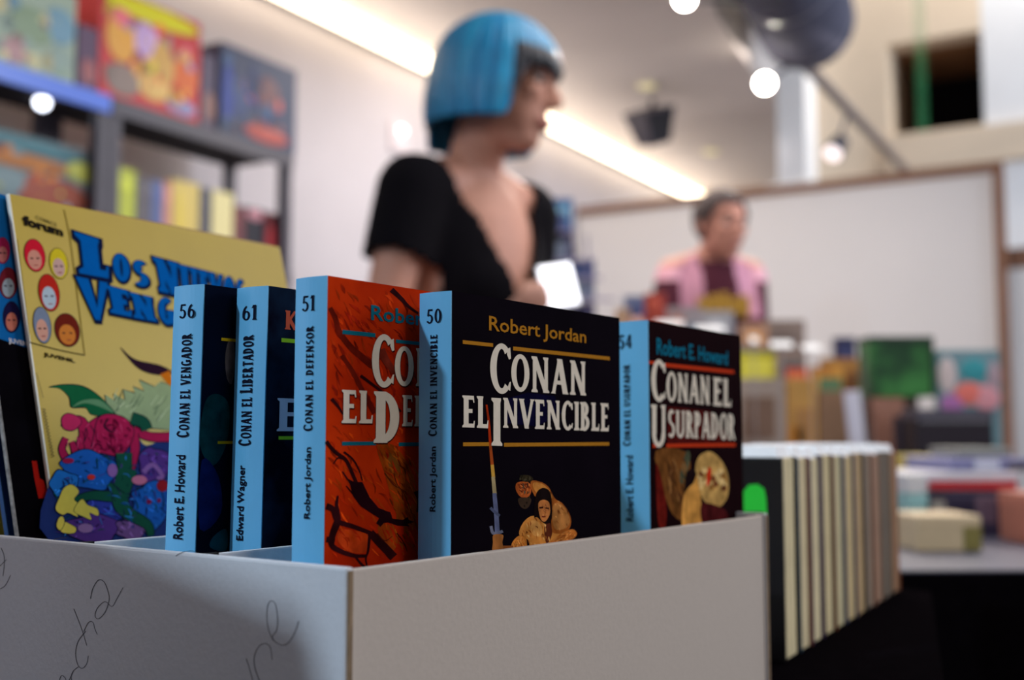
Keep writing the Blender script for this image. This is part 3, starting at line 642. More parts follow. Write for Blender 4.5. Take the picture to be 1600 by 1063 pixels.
# 61
bk, cov, spn, Fc, Fs, h, M = paperback(418.5, .4145, 446.5, .110, .0166, 'paperback with number 61 on its spine and a dark navy cover', mat('navy_cover', (7, 7, 20), .5, .06, .5, 40, col2=(18, 34, 54)), lean=R(0.8))
sp_print(Fs, spn, '61', (379, 402, 478, 501), '^CONAN EL ^LIBERTADOR', (375, 394, 697, 524), 'Edward Wagner', (371, 385, 845, 727))
Z8 = (250, 430, 2.418); x8 = lambda x: zx(x, Z8); y8 = lambda y: zy(y, Z8); GR = (130, 176, 40)
pr = Print(Fc, .00018); U0 = Fc.P(x8(458), y8(240))[0]
for ya_, yb_, x_ in ((238, 253, 458), (609, 622, 447)):
    U, V1 = Fc.P(x8(x_), y8(ya_)); V0 = Fc.P(x8(x_), y8(yb_))[1]; pr.uvpoly([(U, V0), (.098, V0), (.098, V1), (U, V1)], GR)
pr.build('green_rules', cov)
pr = Print(Fc, .0002); text_h(pr, caps('K.E. WAGNER', .2), x8(473), y8(133), y8(205), (170, 74, 52), w=.062); pr.build('author_lettering', cov)
pr = Print(Fc, .00022); text_h(pr, caps('EL', .2), x8(445), y8(465), y8(590), (176, 178, 196), w=.022); pr.build('title_lettering', cov)
# 56
bk, cov, spn, Fc, Fs, h, M = paperback(318.5, .4165, 444, .110, .0168, 'paperback with number 56 on its spine, leftmost of the sky blue spines', mat('deep_teal_cover', (6, 16, 36), .5, .06, .5, 22, col2=(8, 12, 26)), lean=R(1.0))
sp_print(Fs, spn, '56', (281, 305, 476, 498), '^CONAN EL VENGADOR', (279, 297, 684, 522), 'Robert E. Howard', (273, 288, 843, 711))
pr = Print(Fc); pr.poly([(170, 480), (220, 450), (262, 500), (250, 640), (200, 720), (150, 640)], (14, 62, 66), Z8, True); pr.poly([(158, 700), (220, 760), (230, 900), (150, 960)], (14, 30, 84), Z8, True); pr.poly([(258, 250), (276, 245), (282, 330), (272, 410), (252, 390), (246, 310)], (92, 84, 84), Z8, True)
pr.poly([(200, 990), (250, 960), (250, 1040), (190, 1030)], (20, 72, 84), Z8, True)
pr.build('cover_picture', cov, PRINT_PAINT)
pr = Print(Fc, .00018)
for ya_, yb_, x_ in ((237, 248, 231), (628, 638, 217)):
    U, V1 = Fc.P(x8(x_), y8(ya_)); V0 = Fc.P(x8(x_), y8(yb_))[1]; pr.uvpoly([(U, V0), (.098, V0), (.098, V1), (U, V1)], (190, 160, 20))
pr.build('yellow_rules', cov)

# ---- comic magazines standing in the back compartment
def comic(TL, BLd, TRd, label, m_cov, m_edge, wd=None, t=.0016, name='comic_magazine'):
    """TL top-left corner; BLd, TRd two further points on its left and top edges (world)"""
    ev = (TL - BLd).normalized(); eu = (TRd - TL); eu = (eu - ev * eu.dot(ev)).normalized(); wd = wd or (TRd - TL).length
    hgt = (TL.z - ZFL - .001) / ev.z - max(0, 0)
    low = TL - ev * hgt + eu * wd
    if low.z < ZFL: hgt -= (ZFL - low.z) / ev.z
    o0 = TL - ev * hgt; M = frame(o0, eu, UP.cross(eu) * 1.0)
    n = eu.cross(ev)
    Mx = Matrix(((eu.x, -n.x, ev.x, o0.x), (eu.y, -n.y, ev.y, o0.y), (eu.z, -n.z, ev.z, o0.z), (0, 0, 0, 1)))
    c = thing(name, o0 + eu * wd / 2, label, 'comic', 'comic magazines at the back of the tray box')
    cv = B1('front_cover', Mx, (0, wd, 0, .0003, 0, hgt), m_cov, c)
    B1('pages', Mx, (.0006, wd - .0004, .0003, t - .0003, .0004, hgt - .0004), m_pages, c)
    B1('back_cover', Mx, (0, wd, t - .0003, t, 0, hgt), m_cov, c)
    B1('folded_spine', Mx, (-.0007, 0, 0, t, 0, hgt), m_edge, c)
    return c, cv, Face(TL, eu, ev), Mx
m_yel = mat('yellow_cover', (190, 158, 34), .42, .25, .06, 30)
TL = at(15, 303, .49); BLp = at(91, 838, .4705); TR = at(443, 424, .632)
c, cv, Fy, Mx = comic(TL, BLp, TR, 'yellow comic magazine with blue title lettering and a heap of monsters', m_yel, cm((236, 232, 220)))
Y1 = (0, 290, 3.936); Y2 = (0, 540, 3.321)
pr = Print(Fy)
# heap of monsters: generic beasts, wings and tentacles
GRN = (22, 92, 56); MAG = (170, 30, 74); BLU = (30, 92, 176); PUR = (86, 52, 128); OUT = (22, 22, 40); PALE = (146, 162, 120)
pr.poly([(255, 1010), (262, 700), (330, 640), (420, 560), (620, 560), (700, 470), (760, 520), (880, 470), (950, 480), (960, 1030)], (36, 52, 110), Y2, True)
pr.poly([(560, 340), (545, 255), (600, 290), (590, 250), (650, 285), (640, 230), (700, 250), (690, 215), (750, 240), (720, 180), (800, 215), (830, 190), (900, 210), (900, 440), (700, 420), (620, 380)], PALE, Y2, False, OUT, 2)
for k in range(26):
    a = random.uniform(570, 860); b = random.uniform(270, 400); pr.line([(a, b), (a + random.uniform(10, 60), b - random.uniform(20, 70))], 5, random.choice([(84, 104, 78), (190, 200, 160), (60, 84, 66)]), Y2, 2)
pr.poly([(255, 218), (330, 205), (430, 215), (520, 270), (600, 360), (560, 370), (470, 355), (440, 320), (372, 320), (360, 270), (310, 225)], GRN, Y2, True, OUT, 2)
pr.poly([(375, 320), (430, 285), (520, 285), (590, 350), (520, 320), (440, 300)], (92, 134, 96), Y2, True)
pr.poly([(625, 10), (680, 60), (740, 85), (820, 100), (885, 130), (880, 150), (800, 150), (720, 120), (660, 60)], (46, 24, 40), Y2, True, OUT, 1)
pr.poly([(830, 150), (880, 130), (900, 220), (870, 200)], (206, 110, 24), Y2)
for pts_, w_, w1_ in (([(400, 560), (440, 470), (420, 400), (360, 400), (340, 430)], 60, 50), ([(340, 480), (320, 540), (350, 600)], 26, 40), ([(470, 560), (480, 440), (540, 400)], 60, 80), ([(690, 440), (780, 475), (900, 475)], 40, 46), ([(690, 460), (700, 540), (680, 640)], 50, 36), ([(370, 500), (390, 560), (370, 610)], 24, 50), ([(455, 420), (470, 460), (450, 520)], 20, 40)):
    pr.line(pts_, w_ + 10, OUT, Y2, w1_ + 10); pr.line(pts_, w_, MAG, Y2, w1_)
pr.poly([(510, 380), (560, 358), (640, 375), (690, 430), (680, 500), (620, 570), (540, 560), (480, 540), (490, 450)], MAG, Y2, True, OUT, 2)
pr.poly([(320, 380), (350, 355), (400, 370), (420, 400), (380, 440), (330, 430)], (190, 44, 90), Y2, True, OUT, 1.5)
for k in range(30):
    a, b = random.uniform(340, 680), random.uniform(400, 560); pr.line([(a, b), (a + random.uniform(-20, 20), b + random.uniform(15, 45))], 6, random.choice([(108, 14, 48), (206, 66, 110)]), Y2, 2)
pr.line([(560, 380), (540, 420), (580, 450), (600, 420)], 9, OUT, Y2)
for (cx, cy, rx, ry, cc) in ((460, 650, 150, 100, BLU), (330, 720, 70, 70, (34, 110, 190)), (780, 830, 100, 120, BLU), (540, 850, 110, 70, (48, 60, 150)), (800, 620, 80, 90, PUR), (480, 950, 150, 70, PUR), (680, 950, 80, 60, (110, 76, 130)), (900, 800, 60, 100, (30, 80, 160))):
    pts_ = [(cx + rx * (1 + .16 * math.sin(k * 2.7 + cx)) * math.cos(k * .524), cy + ry * (1 + .16 * math.cos(k * 1.9 + cy)) * math.sin(k * .524)) for k in range(12)]
    pr.poly(pts_, cc, Y2, True, OUT, 2)
    for j in range(12):
        a, b = cx + random.uniform(-.7, .7) * rx, cy + random.uniform(-.7, .7) * ry
        pr.line([(a, b), (a + random.uniform(-30, 30), b + random.uniform(-26, 26))], 9, random.choice([tuple(int(v * .55) for v in cc), tuple(min(255, int(v * 1.35 + 12)) for v in cc)]), Y2, 3)
for pts_, w_, w1_ in (([(640, 560), (640, 700), (600, 780), (480, 780), (400, 800), (320, 850)], 80, 20), ([(660, 640), (620, 800), (660, 870), (760, 930), (780, 990)], 100, 30), ([(620, 790), (560, 720)], 60, 20), ([(680, 380), (740, 400), (760, 440)], 60, 50)):
    pr.line(pts_, w_ + 8, OUT, Y2, w1_ + 8); pr.line(pts_, w_, (24, 78, 60), Y2, w1_)
pr.dabs([(490, 450), (510, 380), (640, 375), (690, 430), (680, 500), (620, 570), (480, 540)], Y2, [(120, 16, 52), (200, 50, 100), (90, 12, 40)], 40, 40, 7, .8, .9, 21)
pr.dabs([(265, 1000), (270, 700), (420, 570), (850, 560), (860, 960)], Y2, [(20, 60, 130), (50, 120, 196), (26, 30, 70), (70, 50, 120), (20, 70, 60)], 130, 44, 7, .6, 1.2, 22)
for (cx, cy, rx, ry, cc) in ((470, 685, 20, 14, (206, 50, 40)), (770, 812, 14, 13, (120, 30, 70)), (822, 806, 10, 12, (120, 30, 70)), (840, 730, 30, 30, (150, 30, 40)), (580, 650, 26, 34, (140, 96, 160)), (440, 950, 40, 24, (150, 110, 160)), (720, 700, 40, 24, (196, 110, 140)), (350, 600, 30, 14, (160, 30, 70))):
    pr.poly([(cx + rx * math.cos(k * .785), cy + ry * math.sin(k * .785)) for k in range(8)], cc, Y2, True)
for pts_ in ([(305, 790), (330, 740), (370, 725), (405, 760), (380, 800), (410, 830), (380, 850), (400, 890), (350, 870), (320, 880), (285, 850)], [(380, 860), (420, 800), (450, 830), (500, 850), (505, 885), (460, 870), (470, 905), (430, 890)], [(310, 960), (330, 920), (360, 930), (390, 950), (380, 975), (330, 975)], [(300, 900), (320, 890), (330, 920), (310, 960), (290, 940)]):
    pr.poly(pts_, (222, 200, 84), Y2, True, OUT, 1.2)
pr.line([(740, 660), (790, 620), (840, 680), (810, 690)], 26, (140, 96, 160), Y2, 18)
for st in range(15):                                            # small upright signature beside the fold
    y_ = 330 + st * 17; pr.line([(215 + st * 3.2, y_), (232 + st * 3.2, y_ + 6), (220 + st * 3.2, y_ + 14)], 3, (60, 50, 30), Y2)
for st in range(12): y_ = 145 + st * 11; pr.line([(183 + st * 3, y_), (190 + st * 3, y_ + 5)], 3, (90, 80, 40), Y2)
pr.build('cover_picture', cv)
pr = Print(Fy, .0002); K = (34, 28, 24)
pr.line([(393, 150), (430, 330), (470, 640), (520, 1045)], 5, (120, 100, 40), Y1); pr.line([(180, 965), (350, 1010), (520, 1045)], 6, K, Y1)
pr.line([(105, 330), (165, 800), (180, 960)], 3, (120, 100, 40), Y1)
# five plain faces in the corner box
for (cx, cy, rx, ry, hair, skin) in ((212, 430, 62, 98, (206, 30, 50), (206, 140, 120)), (360, 480, 54, 92, (214, 190, 40), (200, 160, 150)), (300, 660, 62, 112, (186, 40, 30), (176, 190, 200)), (258, 860, 52, 110, (120, 130, 150), (206, 150, 130)), (412, 890, 74, 100, (110, 34, 24), (204, 120, 50))):
    tilt = .12; E = lambda rx_, ry_, dy=0: [(cx + rx_ * math.cos(k * .628) - tilt * -ry_ * math.sin(k * .628), cy + dy + ry_ * math.sin(k * .628)) for k in range(10)]
    pr.poly(E(rx, ry), hair, Y1, True, OUT, 1.2); pr.poly(E(rx * .68, ry * .62, ry * .28), skin, Y1, True)
    for sx in (-.3, .3): pr.line([(cx + sx * rx - 9, cy + ry * .18), (cx + sx * rx + 9, cy + ry * .2)], 9, (70, 40, 40), Y1)
    pr.line([(cx - 14 + rx * .15, cy + ry * .62), (cx + 12 + rx * .15, cy + ry * .62)], 6, (150, 60, 56), Y1)
pr.build('corner_box', cv)
pr = Print(Fy, .00026)
text_q(pr, sans('forum', .06), *[(zx(x, Y1), zy(y, Y1)) for x, y in ((132, 180), (385, 262), (388, 318), (140, 245))], K)
pr.build('forum_lettering', cv); pr = Print(Fy, .00027)
text_q(pr, sans('COMICS', .01), *[(zx(x, Y1), zy(y, Y1)) for x, y in ((215, 182), (345, 232), (348, 256), (218, 206))], (110, 96, 50))
pr.build('comics_lettering', cv); pr = Print(Fy, .00028)
text_q(pr, sans('JUVENIL', .035), *[(zx(x, Y2), zy(y, Y2)) for x, y in ((222, 35), (385, 72), (392, 98), (226, 62))], K)
pr.build('juvenil_lettering', cv)
pr = Print(Fy, .0003)
def arc_title(txt, quad, e, col, dx=0, dy=0, w=.30):
    text_q(pr, caps(txt, w, e=e, slab=1.8, gap=.08), *[(zx(x + dx, Y1), zy(y + dy, Y1)) for x, y in quad], col)
T1 = [('L', ((487, 295), (582, 315), (675, 575), (525, 548)), 1), ('L', ((495, 300), (668, 350), (680, 580), (525, 548)), 0)]
words = [('L', ((493, 298), (662, 350), (682, 578), (522, 548))), ('O', ((682, 412), (790, 438), (800, 598), (700, 580))), ('S', ((806, 455), (905, 478), (920, 628), (818, 612))), ('N', ((945, 442), (1090, 480), (1100, 680), (985, 655))), ('U', ((1105, 490), (1210, 515), (1215, 690), (1120, 670))), ('EVOS', ((1225, 520), (1500, 590), (1500, 760), (1230, 700))),
         ('V', ((480, 565), (655, 600), (640, 835), (560, 825))), ('E', ((665, 618), (800, 655), (820, 815), (700, 790))), ('N', ((800, 660), (930, 690), (955, 840), (830, 818))), ('G', ((965, 688), (1060, 700), (1075, 868), (975, 840))), ('ADORES', ((1075, 715), (1560, 830), (1560, 1000), (1085, 872)))]
for e, cc, dx, dy in ((.07, (16, 26, 60), 6, 7), (0.0, (4, 92, 170), 0, 0)):
    for txt, q_ in words: arc_title(txt, q_, e, cc, dx, dy, w=.30 if len(txt) == 1 and txt not in 'L' else .32)
pr.build('title_lettering', cv)
# black comic to its left, blue upper cover
off2 = TB * .0022 - TA * .0155
TL2 = at(-26, 300, .478); 
TL2 = Vector((TL.x, TL.y, TL.z)) + off2 + Vector((0, 0, -.004)); BL2 = BLp + off2; TR2 = TR + off2
c, cv, Fb, Mx = comic(TL2, BL2, TR2, 'black comic magazine with a blue upper cover behind the yellow one', mat('black_glossy_cover', (12, 9, 14), .5, .05, .4, 60), cm((150, 146, 144), .8, .5, 400))
pr = Print(Fb); pr.poly([(-60, 285), (30, 312), (42, 420), (46, 545), (-60, 510)], (20, 96, 160))
Zb = Y1
for (cx, cy, rx, ry, hair, skin) in ((15, 400, 44, 80, (150, 30, 70), (176, 100, 96)), (50, 600, 56, 95, (110, 30, 40), (150, 158, 164)), (70, 810, 52, 95, (30, 24, 60), (196, 110, 90))):
    E = lambda rx_, ry_, dy=0: [(cx + rx_ * math.cos(k * .628), cy + dy + ry_ * math.sin(k * .628)) for k in range(10)]
    pr.poly(E(rx, ry), hair, Zb, True, OUT, 1); pr.poly(E(rx * .66, ry * .6, ry * .3), skin, Zb, True)
    for sx in (-.3, .3): pr.line([(cx + sx * rx - 9, cy + ry * .18), (cx + sx * rx + 9, cy + ry * .2)], 9, (50, 30, 40), Zb)
text_q(pr, sans('JUVENIL', .03), (12, 528), (50, 536), (52, 545), (14, 538), (214, 206, 206))
pr.build('cover_picture', cv); pr = Print(Fb)
pr.poly([(165, 600), (190, 600), (205, 690), (225, 700), (255, 790), (200, 795), (180, 700)], (204, 34, 24), Y2)
pr.build('red_figure', cv)
# a dark red comic behind the yellow one, its top edge just showing
c, cv, Fr, Mx = comic(TL + TB * .0058 + TA * .047 + UP * .001, BLp + TB * .0058 + TA * .047, TL + TB * .0058 + TA * .047 + UP * .001 + (TR - TL) * .995 + UP * -.0, 'dark red comic magazine, only its top edge above the yellow one', cm((120, 44, 30), .4), cm((150, 90, 80)), wd=.116)
# older comics further left, worn spines
for i, (dA_, dB_, cc, ec, lab) in enumerate(((-.0150, .0095, (24, 60, 120), (40, 74, 120), 'thin comic with a worn blue fold beside the black comic'), (-.016, .036, (196, 170, 40), (60, 60, 66), 'thin comic with a yellow cover at the far left of the tray'), (-.022, .046, (40, 40, 46), (190, 188, 180), 'thin comic with a pale worn fold at the left picture edge'))):
    o_ = TA * dA_ + TB * dB_
    c, cv, Fq_, Mx = comic(TL + o_ - UP * (.012 + .008 * i), BLp + o_, TR + o_ - UP * .012, lab, cm(cc, .4), cm(ec, .8, .5), t=.0024)

# unseen carton added beside the tray to cast shade on its end panel
Mn = Matrix.Translation((-.395, .245, ZT)) @ Matrix.Rotation(R(40), 4, 'Z')
nt_ = thing('added_shade_carton', (-.395, .245, ZT), 'added out-of-view brown carton that shades the end of the white tray box', 'carton')
B1('body', Mn, (-.15, .085, -.07, .07, .0005, .272), cm((150, 120, 88), .9), nt_, .002)
B1('flap', Mn, (-.15, .085, -.07, -.0005, .2725, .276), cm((156, 126, 92), .9), nt_, .001); B1('flap', Mn, (-.15, .085, .0005, .07, .2725, .276), cm((156, 126, 92), .9), nt_, .001)
B1('packing_tape', Mn, (-.14, .075, -.02, .02, .2765, .2768), cm((176, 146, 100), .4), nt_)
# ---- row of small paperbacks on the table
AR = R(28.6); eR = Vector((math.sin(AR), math.cos(AR), 0)); eL = Vector((-math.cos(AR), math.sin(AR), 0))
uu = u(1222); Dr = .650; P0 = at(1222, 715, Dr); zt_ = P0.z
base = Vector((P0.x, P0.y, 0)); s_ = 0.0
specs = [(.0330, (14, 10, 14), (14, 10, 14)), (.028, (30, 74, 96), (120, 60, 40)), (.0290, (26, 30, 84), (60, 40, 90)), (.031, (60, 30, 26), (80, 40, 30)), (.030, (150, 90, 40), (60, 60, 90)), (.033, (40, 70, 110), (40, 60, 110)), (.031, (160, 128, 80), (30, 30, 30)), (.029, (50, 46, 44), (130, 90, 70)), (.033, (140, 90, 70), (90, 80, 70)), (.030, (90, 84, 76), (60, 56, 50)), (.033, (70, 64, 58), (150, 90, 60))]
names = ['black covered small paperback with a green sticker, first of the row', 'small paperback with teal edge boards, second in the row', 'small paperback with dark blue cover, third in the row', 'small paperback with dark brown cover, fourth in the row', 'small paperback with ochre cover, fifth in the row', 'small paperback with blue cover, sixth in the row', 'small paperback with tan cover, seventh in the row', 'small paperback with charcoal cover, eighth in the row', 'small paperback with pinkish brown cover, ninth in the row', 'small paperback with grey cover, second last in the row', 'small paperback with dull brown cover, last in the row']
pcols = [(222, 206, 164), (218, 200, 160), (220, 204, 164), (214, 196, 152), (204, 192, 152), (206, 182, 134), (190, 160, 118), (158, 136, 116), (168, 132, 108), (138, 122, 106), (168, 128, 96)]
for i, (t_, c1, c2) in enumerate(specs):
    M = frame(base + eR * s_ + Vector((0, 0, ZT)), eR, eL); hh = zt_ - ZT - (.0008 * (i % 3)); d_ = .078
    bk = thing('small_paperback', base + eR * (s_ + t_ / 2) + eL * .04 + Vector((0, 0, ZT)), names[i], 'book', 'small paperbacks in a row on the black cloth')
    fc = B1('front_cover', M, (0, .0022, 0, d_, .0005, hh), cm(c1, .35), bk, .0006)
    B1('back_cover', M, (t_ - .0035, t_ - .0013, 0, d_, .0005, hh), cm(c2, .35), bk, .0006)
    B1('spine', M, (0, t_ - .0013, d_, d_ + .0012, .0005, hh), cm(c1, .35), bk)
    MB(M).box(.0024, t_ - .0037, .0014, d_ - .0001, .0006, hh - .0004, b=.0012).build('page_block', mat('pages_%d' % i, pcols[i], .85, .15, .3, 500, .2, stretch=(1, 1, .1)), bk)
    MB(M).add([(.001, .003, hh - .0003), (t_ - .003, .003, hh - .0003), (t_ - .003, d_, hh - .0003), (.001, d_, hh - .0003), (.004, .005, hh + .0062), (t_ - .006, .005, hh + .0062), (t_ - .006, d_ - .002, hh + .0062), (.004, d_ - .002, hh + .0062)], [(0, 3, 2, 1), (4, 5, 6, 7), (0, 1, 5, 4), (1, 2, 6, 5), (2, 3, 7, 6), (3, 0, 4, 7)]).build('sleeve_fold', mat('sleeve_glint_white', (250, 250, 252), .3, .6, .05, 300), bk)  # white colour stands for light caught on clear sleeve tops
    if i == 0:
        Fg = Face(M @ Vector((0, 0, hh)), -eL, UP); pr = Print(Fg, .0001)
        pr.poly([(1162, 800), (1162, 768), (1170, 758), (1184, 757), (1194, 764), (1197, 778), (1199, 816), (1194, 818), (1193, 800)], (40, 214, 60), smooth=False)
        pr.build('green_sticker', fc, mat('sticker_ink', rough=.4, vary=.1, attr=True))
    s_ += t_ + (.0004 if i < 6 else .0008)

# ================================================================== far table with stacked boxes (right)
m_cloth2 = mat('grey_tabletop_cloth', (88, 88, 104), .38, .5, .1, 40)
fa = at(1436, 893, 1.16); ft = fa.z
fx = Vector((math.sin(R(88)), math.cos(R(88)), 0)); fy = Vector((-math.cos(R(88)) * 0 + math.sin(R(12)), math.cos(R(12)), 0))
Q = [fa + fx * -.25, fa + fx * .9, fa + fx * .9 + fy * 1.0, fa + fx * -.25 + fy * 1.0]
ft_t = thing('side_table', (Q[0] + Q[2]) / 2 * 1.0 - Vector((0, 0, ft)), 'second sales table under a grey and black cloth at the right', 'table')
vs = [(p.x, p.y, ft - .03) for p in Q] + [(p.x, p.y, ft - .002) for p in Q]
ME('table_top', vs, [(3, 2, 1, 0), (4, 5, 6, 7)] + [(i, (i + 1) % 4, (i + 1) % 4 + 4, i + 4) for i in range(4)], cm((70, 66, 64)), ft_t)
vs = [(p.x, p.y, ft - .001) for p in Q] + [(p.x, p.y, ft + .001) for p in Q]
ME('tabletop_sheet', vs, [(3, 2, 1, 0), (4, 5, 6, 7)] + [(i, (i + 1) % 4, (i + 1) % 4 + 4, i + 4) for i in range(4)], m_cloth2, ft_t)
cloth(Q, ft - .0015, .6, m_cloth, ft_t, .012, 30)
for p in Q:
    l = p.lerp((Q[0] + Q[2]) / 2, .1); MB(Matrix.Translation((l.x, l.y, 0))).tube([(0, 0, 0), (0, 0, ft - .03)], .016).build('leg', cm((60, 60, 64)), ft_t)
def pbox(name, x0, x1, yt, D, dep, label, cat, col, z0=None, yb=None, yaw=0, panel=None, group=None, rough=.45, glossy=0.0, strip=None):
    """a lidded carton whose front spans these columns at depth D, standing at height z0"""
    pl_ = at(x0, yt, D); pr_ = at(x1, yt, D); wd = pr_.x - pl_.x
    if z0 is None: z0 = at((x0 + x1) / 2, yb, D).z
    M = Matrix.Translation((pl_.x + wd / 2, D, 0)) @ Matrix.Rotation(yaw, 4, 'Z'); ztp = pl_.z
    t = thing(name, (pl_.x + wd / 2, D, z0), label, cat, group)
    k = max(.004, (ztp - z0) * .28)
    b_ = B1('body', M, (-wd / 2 + .001, wd / 2 - .001, .001, dep - .001, z0 + .0003, ztp - .002), cm(col, rough), t, .0015)
    B1('lid', M, (-wd / 2, wd / 2, 0, dep, ztp - k, ztp), cm(tuple(min(255, int(c * 1.06)) for c in col), rough, coat=glossy), t, .002)
    if panel:
        for (a, b, c, d, cc) in panel:
            B1('printed_panel', M, (-wd / 2 + a * wd, -wd / 2 + b * wd, -.0012, 0, z0 + c * (ztp - z0), z0 + d * (ztp - z0)), cm(cc, .5), b_)
    return t, ztp, M, wd
# cream carton, boxed games and stacks
pbox('cream_carton', 1432, 1533, 806, 1.34, .09, 'small cream carton lying on the grey table cloth', 'carton', (212, 188, 150), z0=ft + .0015, panel=[(.72, .995, .05, .68, (140, 128, 70))])
zt1 = ft + .0015
_, z1_, _, _ = pbox('game_box', 1448, 1586, 768, 1.54, .2, 'dark boxed game with printed front under the red and white box', 'game box', (64, 56, 78), z0=zt1, panel=[(.05, .2, .3, .8, (196, 190, 180)), (.24, .5, .15, .75, (40, 34, 60)), (.55, .78, .3, .9, (120, 96, 110)), (.84, .99, .1, .95, (190, 80, 70))])
_, z2_, _, _ = pbox('game_box', 1444, 1592, 738, 1.54, .2, 'white game box with a red band, on top of the dark one', 'game box', (226, 222, 230), z0=z1_ + .0005, panel=[(.04, .97, .08, .52, (206, 24, 34))], glossy=.3)
_, z3_, _, _ = pbox('game_box', 1484, 1612, 716, 1.56, .18, 'lilac box on top of the red banded white one', 'game box', (128, 130, 170), z0=z2_ + .0005, panel=[(.3, .6, .1, .9, (200, 204, 220)), (.7, .95, .1, .6, (110, 104, 110))])
pbox('game_box', 1500, 1580, 700, 1.60, .12, 'small grey green box topmost on the lilac box', 'game box', (150, 150, 140), z0=z3_ + .0005)
_, zb_, _, _ = pbox('carton_block', 1420, 1450, 772, 1.50, .12, 'teal and white carton beside the dark boxed game', 'carton', (150, 196, 194), z0=zt1, panel=[(.1, .9, .1, .5, (60, 150, 150))])
pbox('carton_block', 1418, 1447, 741, 1.50, .12, 'white carton on top of the teal one', 'carton', (228, 226, 226), z0=zb_ + .0005)
_, zc_, _, _ = pbox('carton_block', 1416, 1476, 735, 1.78, .1, 'grey carton standing behind the red banded white box', 'carton', (170, 150, 120), z0=zt1)
pbox('carton_block', 1422, 1472, 712, 1.78, .1, 'yellow carton on top of the grey one', 'carton', (222, 200, 96), z0=zc_ + .0005, glossy=.5)
pbox('game_box', 1606, 1680, 772, 1.42, .09, 'salmon coloured box cut by the right picture edge', 'game box', (190, 120, 100), z0=zt1)

# ================================================================== long stall behind: cartons of comics, books, displays
zs = EYE - .13
sx0, sx1 = at(985, 683, 2.5).x, at(1600, 683, 2.35).x
st = thing('stall_table', ((sx0 + sx1) / 2, 2.75, 0), 'long stall table under a grey cloth in front of the man', 'table')
S4 = [Vector((sx0 - .02, 2.22, 0)), Vector((sx1 + .1, 2.22, 0)), Vector((sx1 + .1, 3.1, 0)), Vector((sx0 - .02, 3.1, 0))]
vs = [(p.x, p.y, zs - .03) for p in S4] + [(p.x, p.y, zs - .001) for p in S4]
ME('table_top', vs, [(3, 2, 1, 0), (4, 5, 6, 7)] + [(i, (i + 1) % 4, (i + 1) % 4 + 4, i + 4) for i in range(4)], cm((70, 66, 64)), st)
cloth([Vector((p.x, p.y, zs)) for p in S4], zs, .6, cm((60, 56, 62), .9), st, .012, 34)
for p in S4:
    l = p.lerp((S4[0] + S4[2]) / 2, .06); MB(Matrix.Translation((l.x, l.y, 0))).tube([(0, 0, 0), (0, 0, zs - .03)], .016).build('leg', cm((60, 60, 64)), st)
def open_box(x0, x1, yt, D, dep, label, col, comics, cy, group='open cartons of comics on the long stall', panel=None):
    a = at(x0, yt, D); b = at(x1, yt, D); wd = b.x - a.x; M = Matrix.Translation((a.x, D, zs + .0005)); hh = a.z - zs
    t = thing('comic_carton', (a.x + wd / 2, D + dep / 2, zs), label, 'carton', group); m = cm(col, .8); k = .004
    fp = B1('front_panel', M, (0, wd, 0, k, 0, hh), m, t, .001); B1('back_panel', M, (0, wd, dep - k, dep, 0, hh), m, t, .001)
    B1('side_panel', M, (0, k, k, dep - k, 0, hh), m, t); B1('side_panel', M, (wd - k, wd, k, dep - k, 0, hh), m, t); B1('bottom_panel', M, (k, wd - k, k, dep - k, 0, k), m, t)
    if panel: 
        for (p0, p1, q0_, q1_, cc) in panel: B1('printed_label', M, (p0 * wd, p1 * wd, -.0015, 0, q0_ * hh, q1_ * hh), cm(cc, .8), fp)
    n = len(comics); pitch = (dep - .03) / n
    for j, (cc, lab, extra) in enumerate(comics):
        y0_ = D + .012 + pitch * j; h_ = (at(x0, cy, D).z - zs - .006) + extra
        wc = min(wd - .02, .17); xo = a.x + (wd - wc) * (.3 + .4 * ((j * 37 % 10) / 10))
        Mc = Matrix.Translation((xo, y0_, zs + .006)) @ Matrix.Rotation(R(-2.0), 4, 'X')
        c_ = thing('comic_book', (xo + wc / 2, y0_, zs + .006), lab, 'comic', group='comics filed in the open cartons')
        B1('front_cover', Mc, (0, wc, 0, .0012, 0, h_), cm(cc[0], .3, coat=.3), c_); B1('pages', Mc, (.001, wc - .001, .0012, .0034, .001, h_ - .001), m_pages, c_); B1('back_cover', Mc, (0, wc, .0034, .0044, 0, h_), cm(cc[1], .3), c_)
        if len(cc) > 2: B1('title_panel', Mc, (.008, wc - .008, -.0006, 0, h_ * .78, h_ * .95), cm(cc[2], .4), c_)
    return M
W_ = (236, 236, 240)
open_box(1150, 1226, 592, 2.40, .26, 'greyish cardboard carton with a brown printed square, left of the tan one', (176, 158, 146), [
    (((198, 186, 40), W_, (230, 220, 80)), 'yellow comic at the front of the greyish carton', .0), (((70, 80, 96), W_), 'slate grey comic in the greyish carton', .012), (((170, 130, 110), W_), 'buff comic at the back of the greyish carton', .02), (((90, 84, 90), W_), 'dark grey comic rearmost in the greyish carton', .03)], 548, panel=[(.15, .8, .5, .85, (132, 104, 88))])
open_box(1228, 1276, 592, 2.42, .24, 'tan cardboard carton with red comics, between the two brown cartons', (200, 152, 84), [
    (((204, 84, 48), W_, (230, 130, 90)), 'red comic at the front of the tan carton', .0), (((84, 86, 92), W_), 'grey comic in the middle of the tan carton', .018), (((130, 110, 100), W_), 'dull brown comic rearmost in the tan carton', .03)], 574, panel=[(.1, .5, .1, .6, (206, 136, 60)), (.3, .9, .4, .75, (178, 130, 80))])
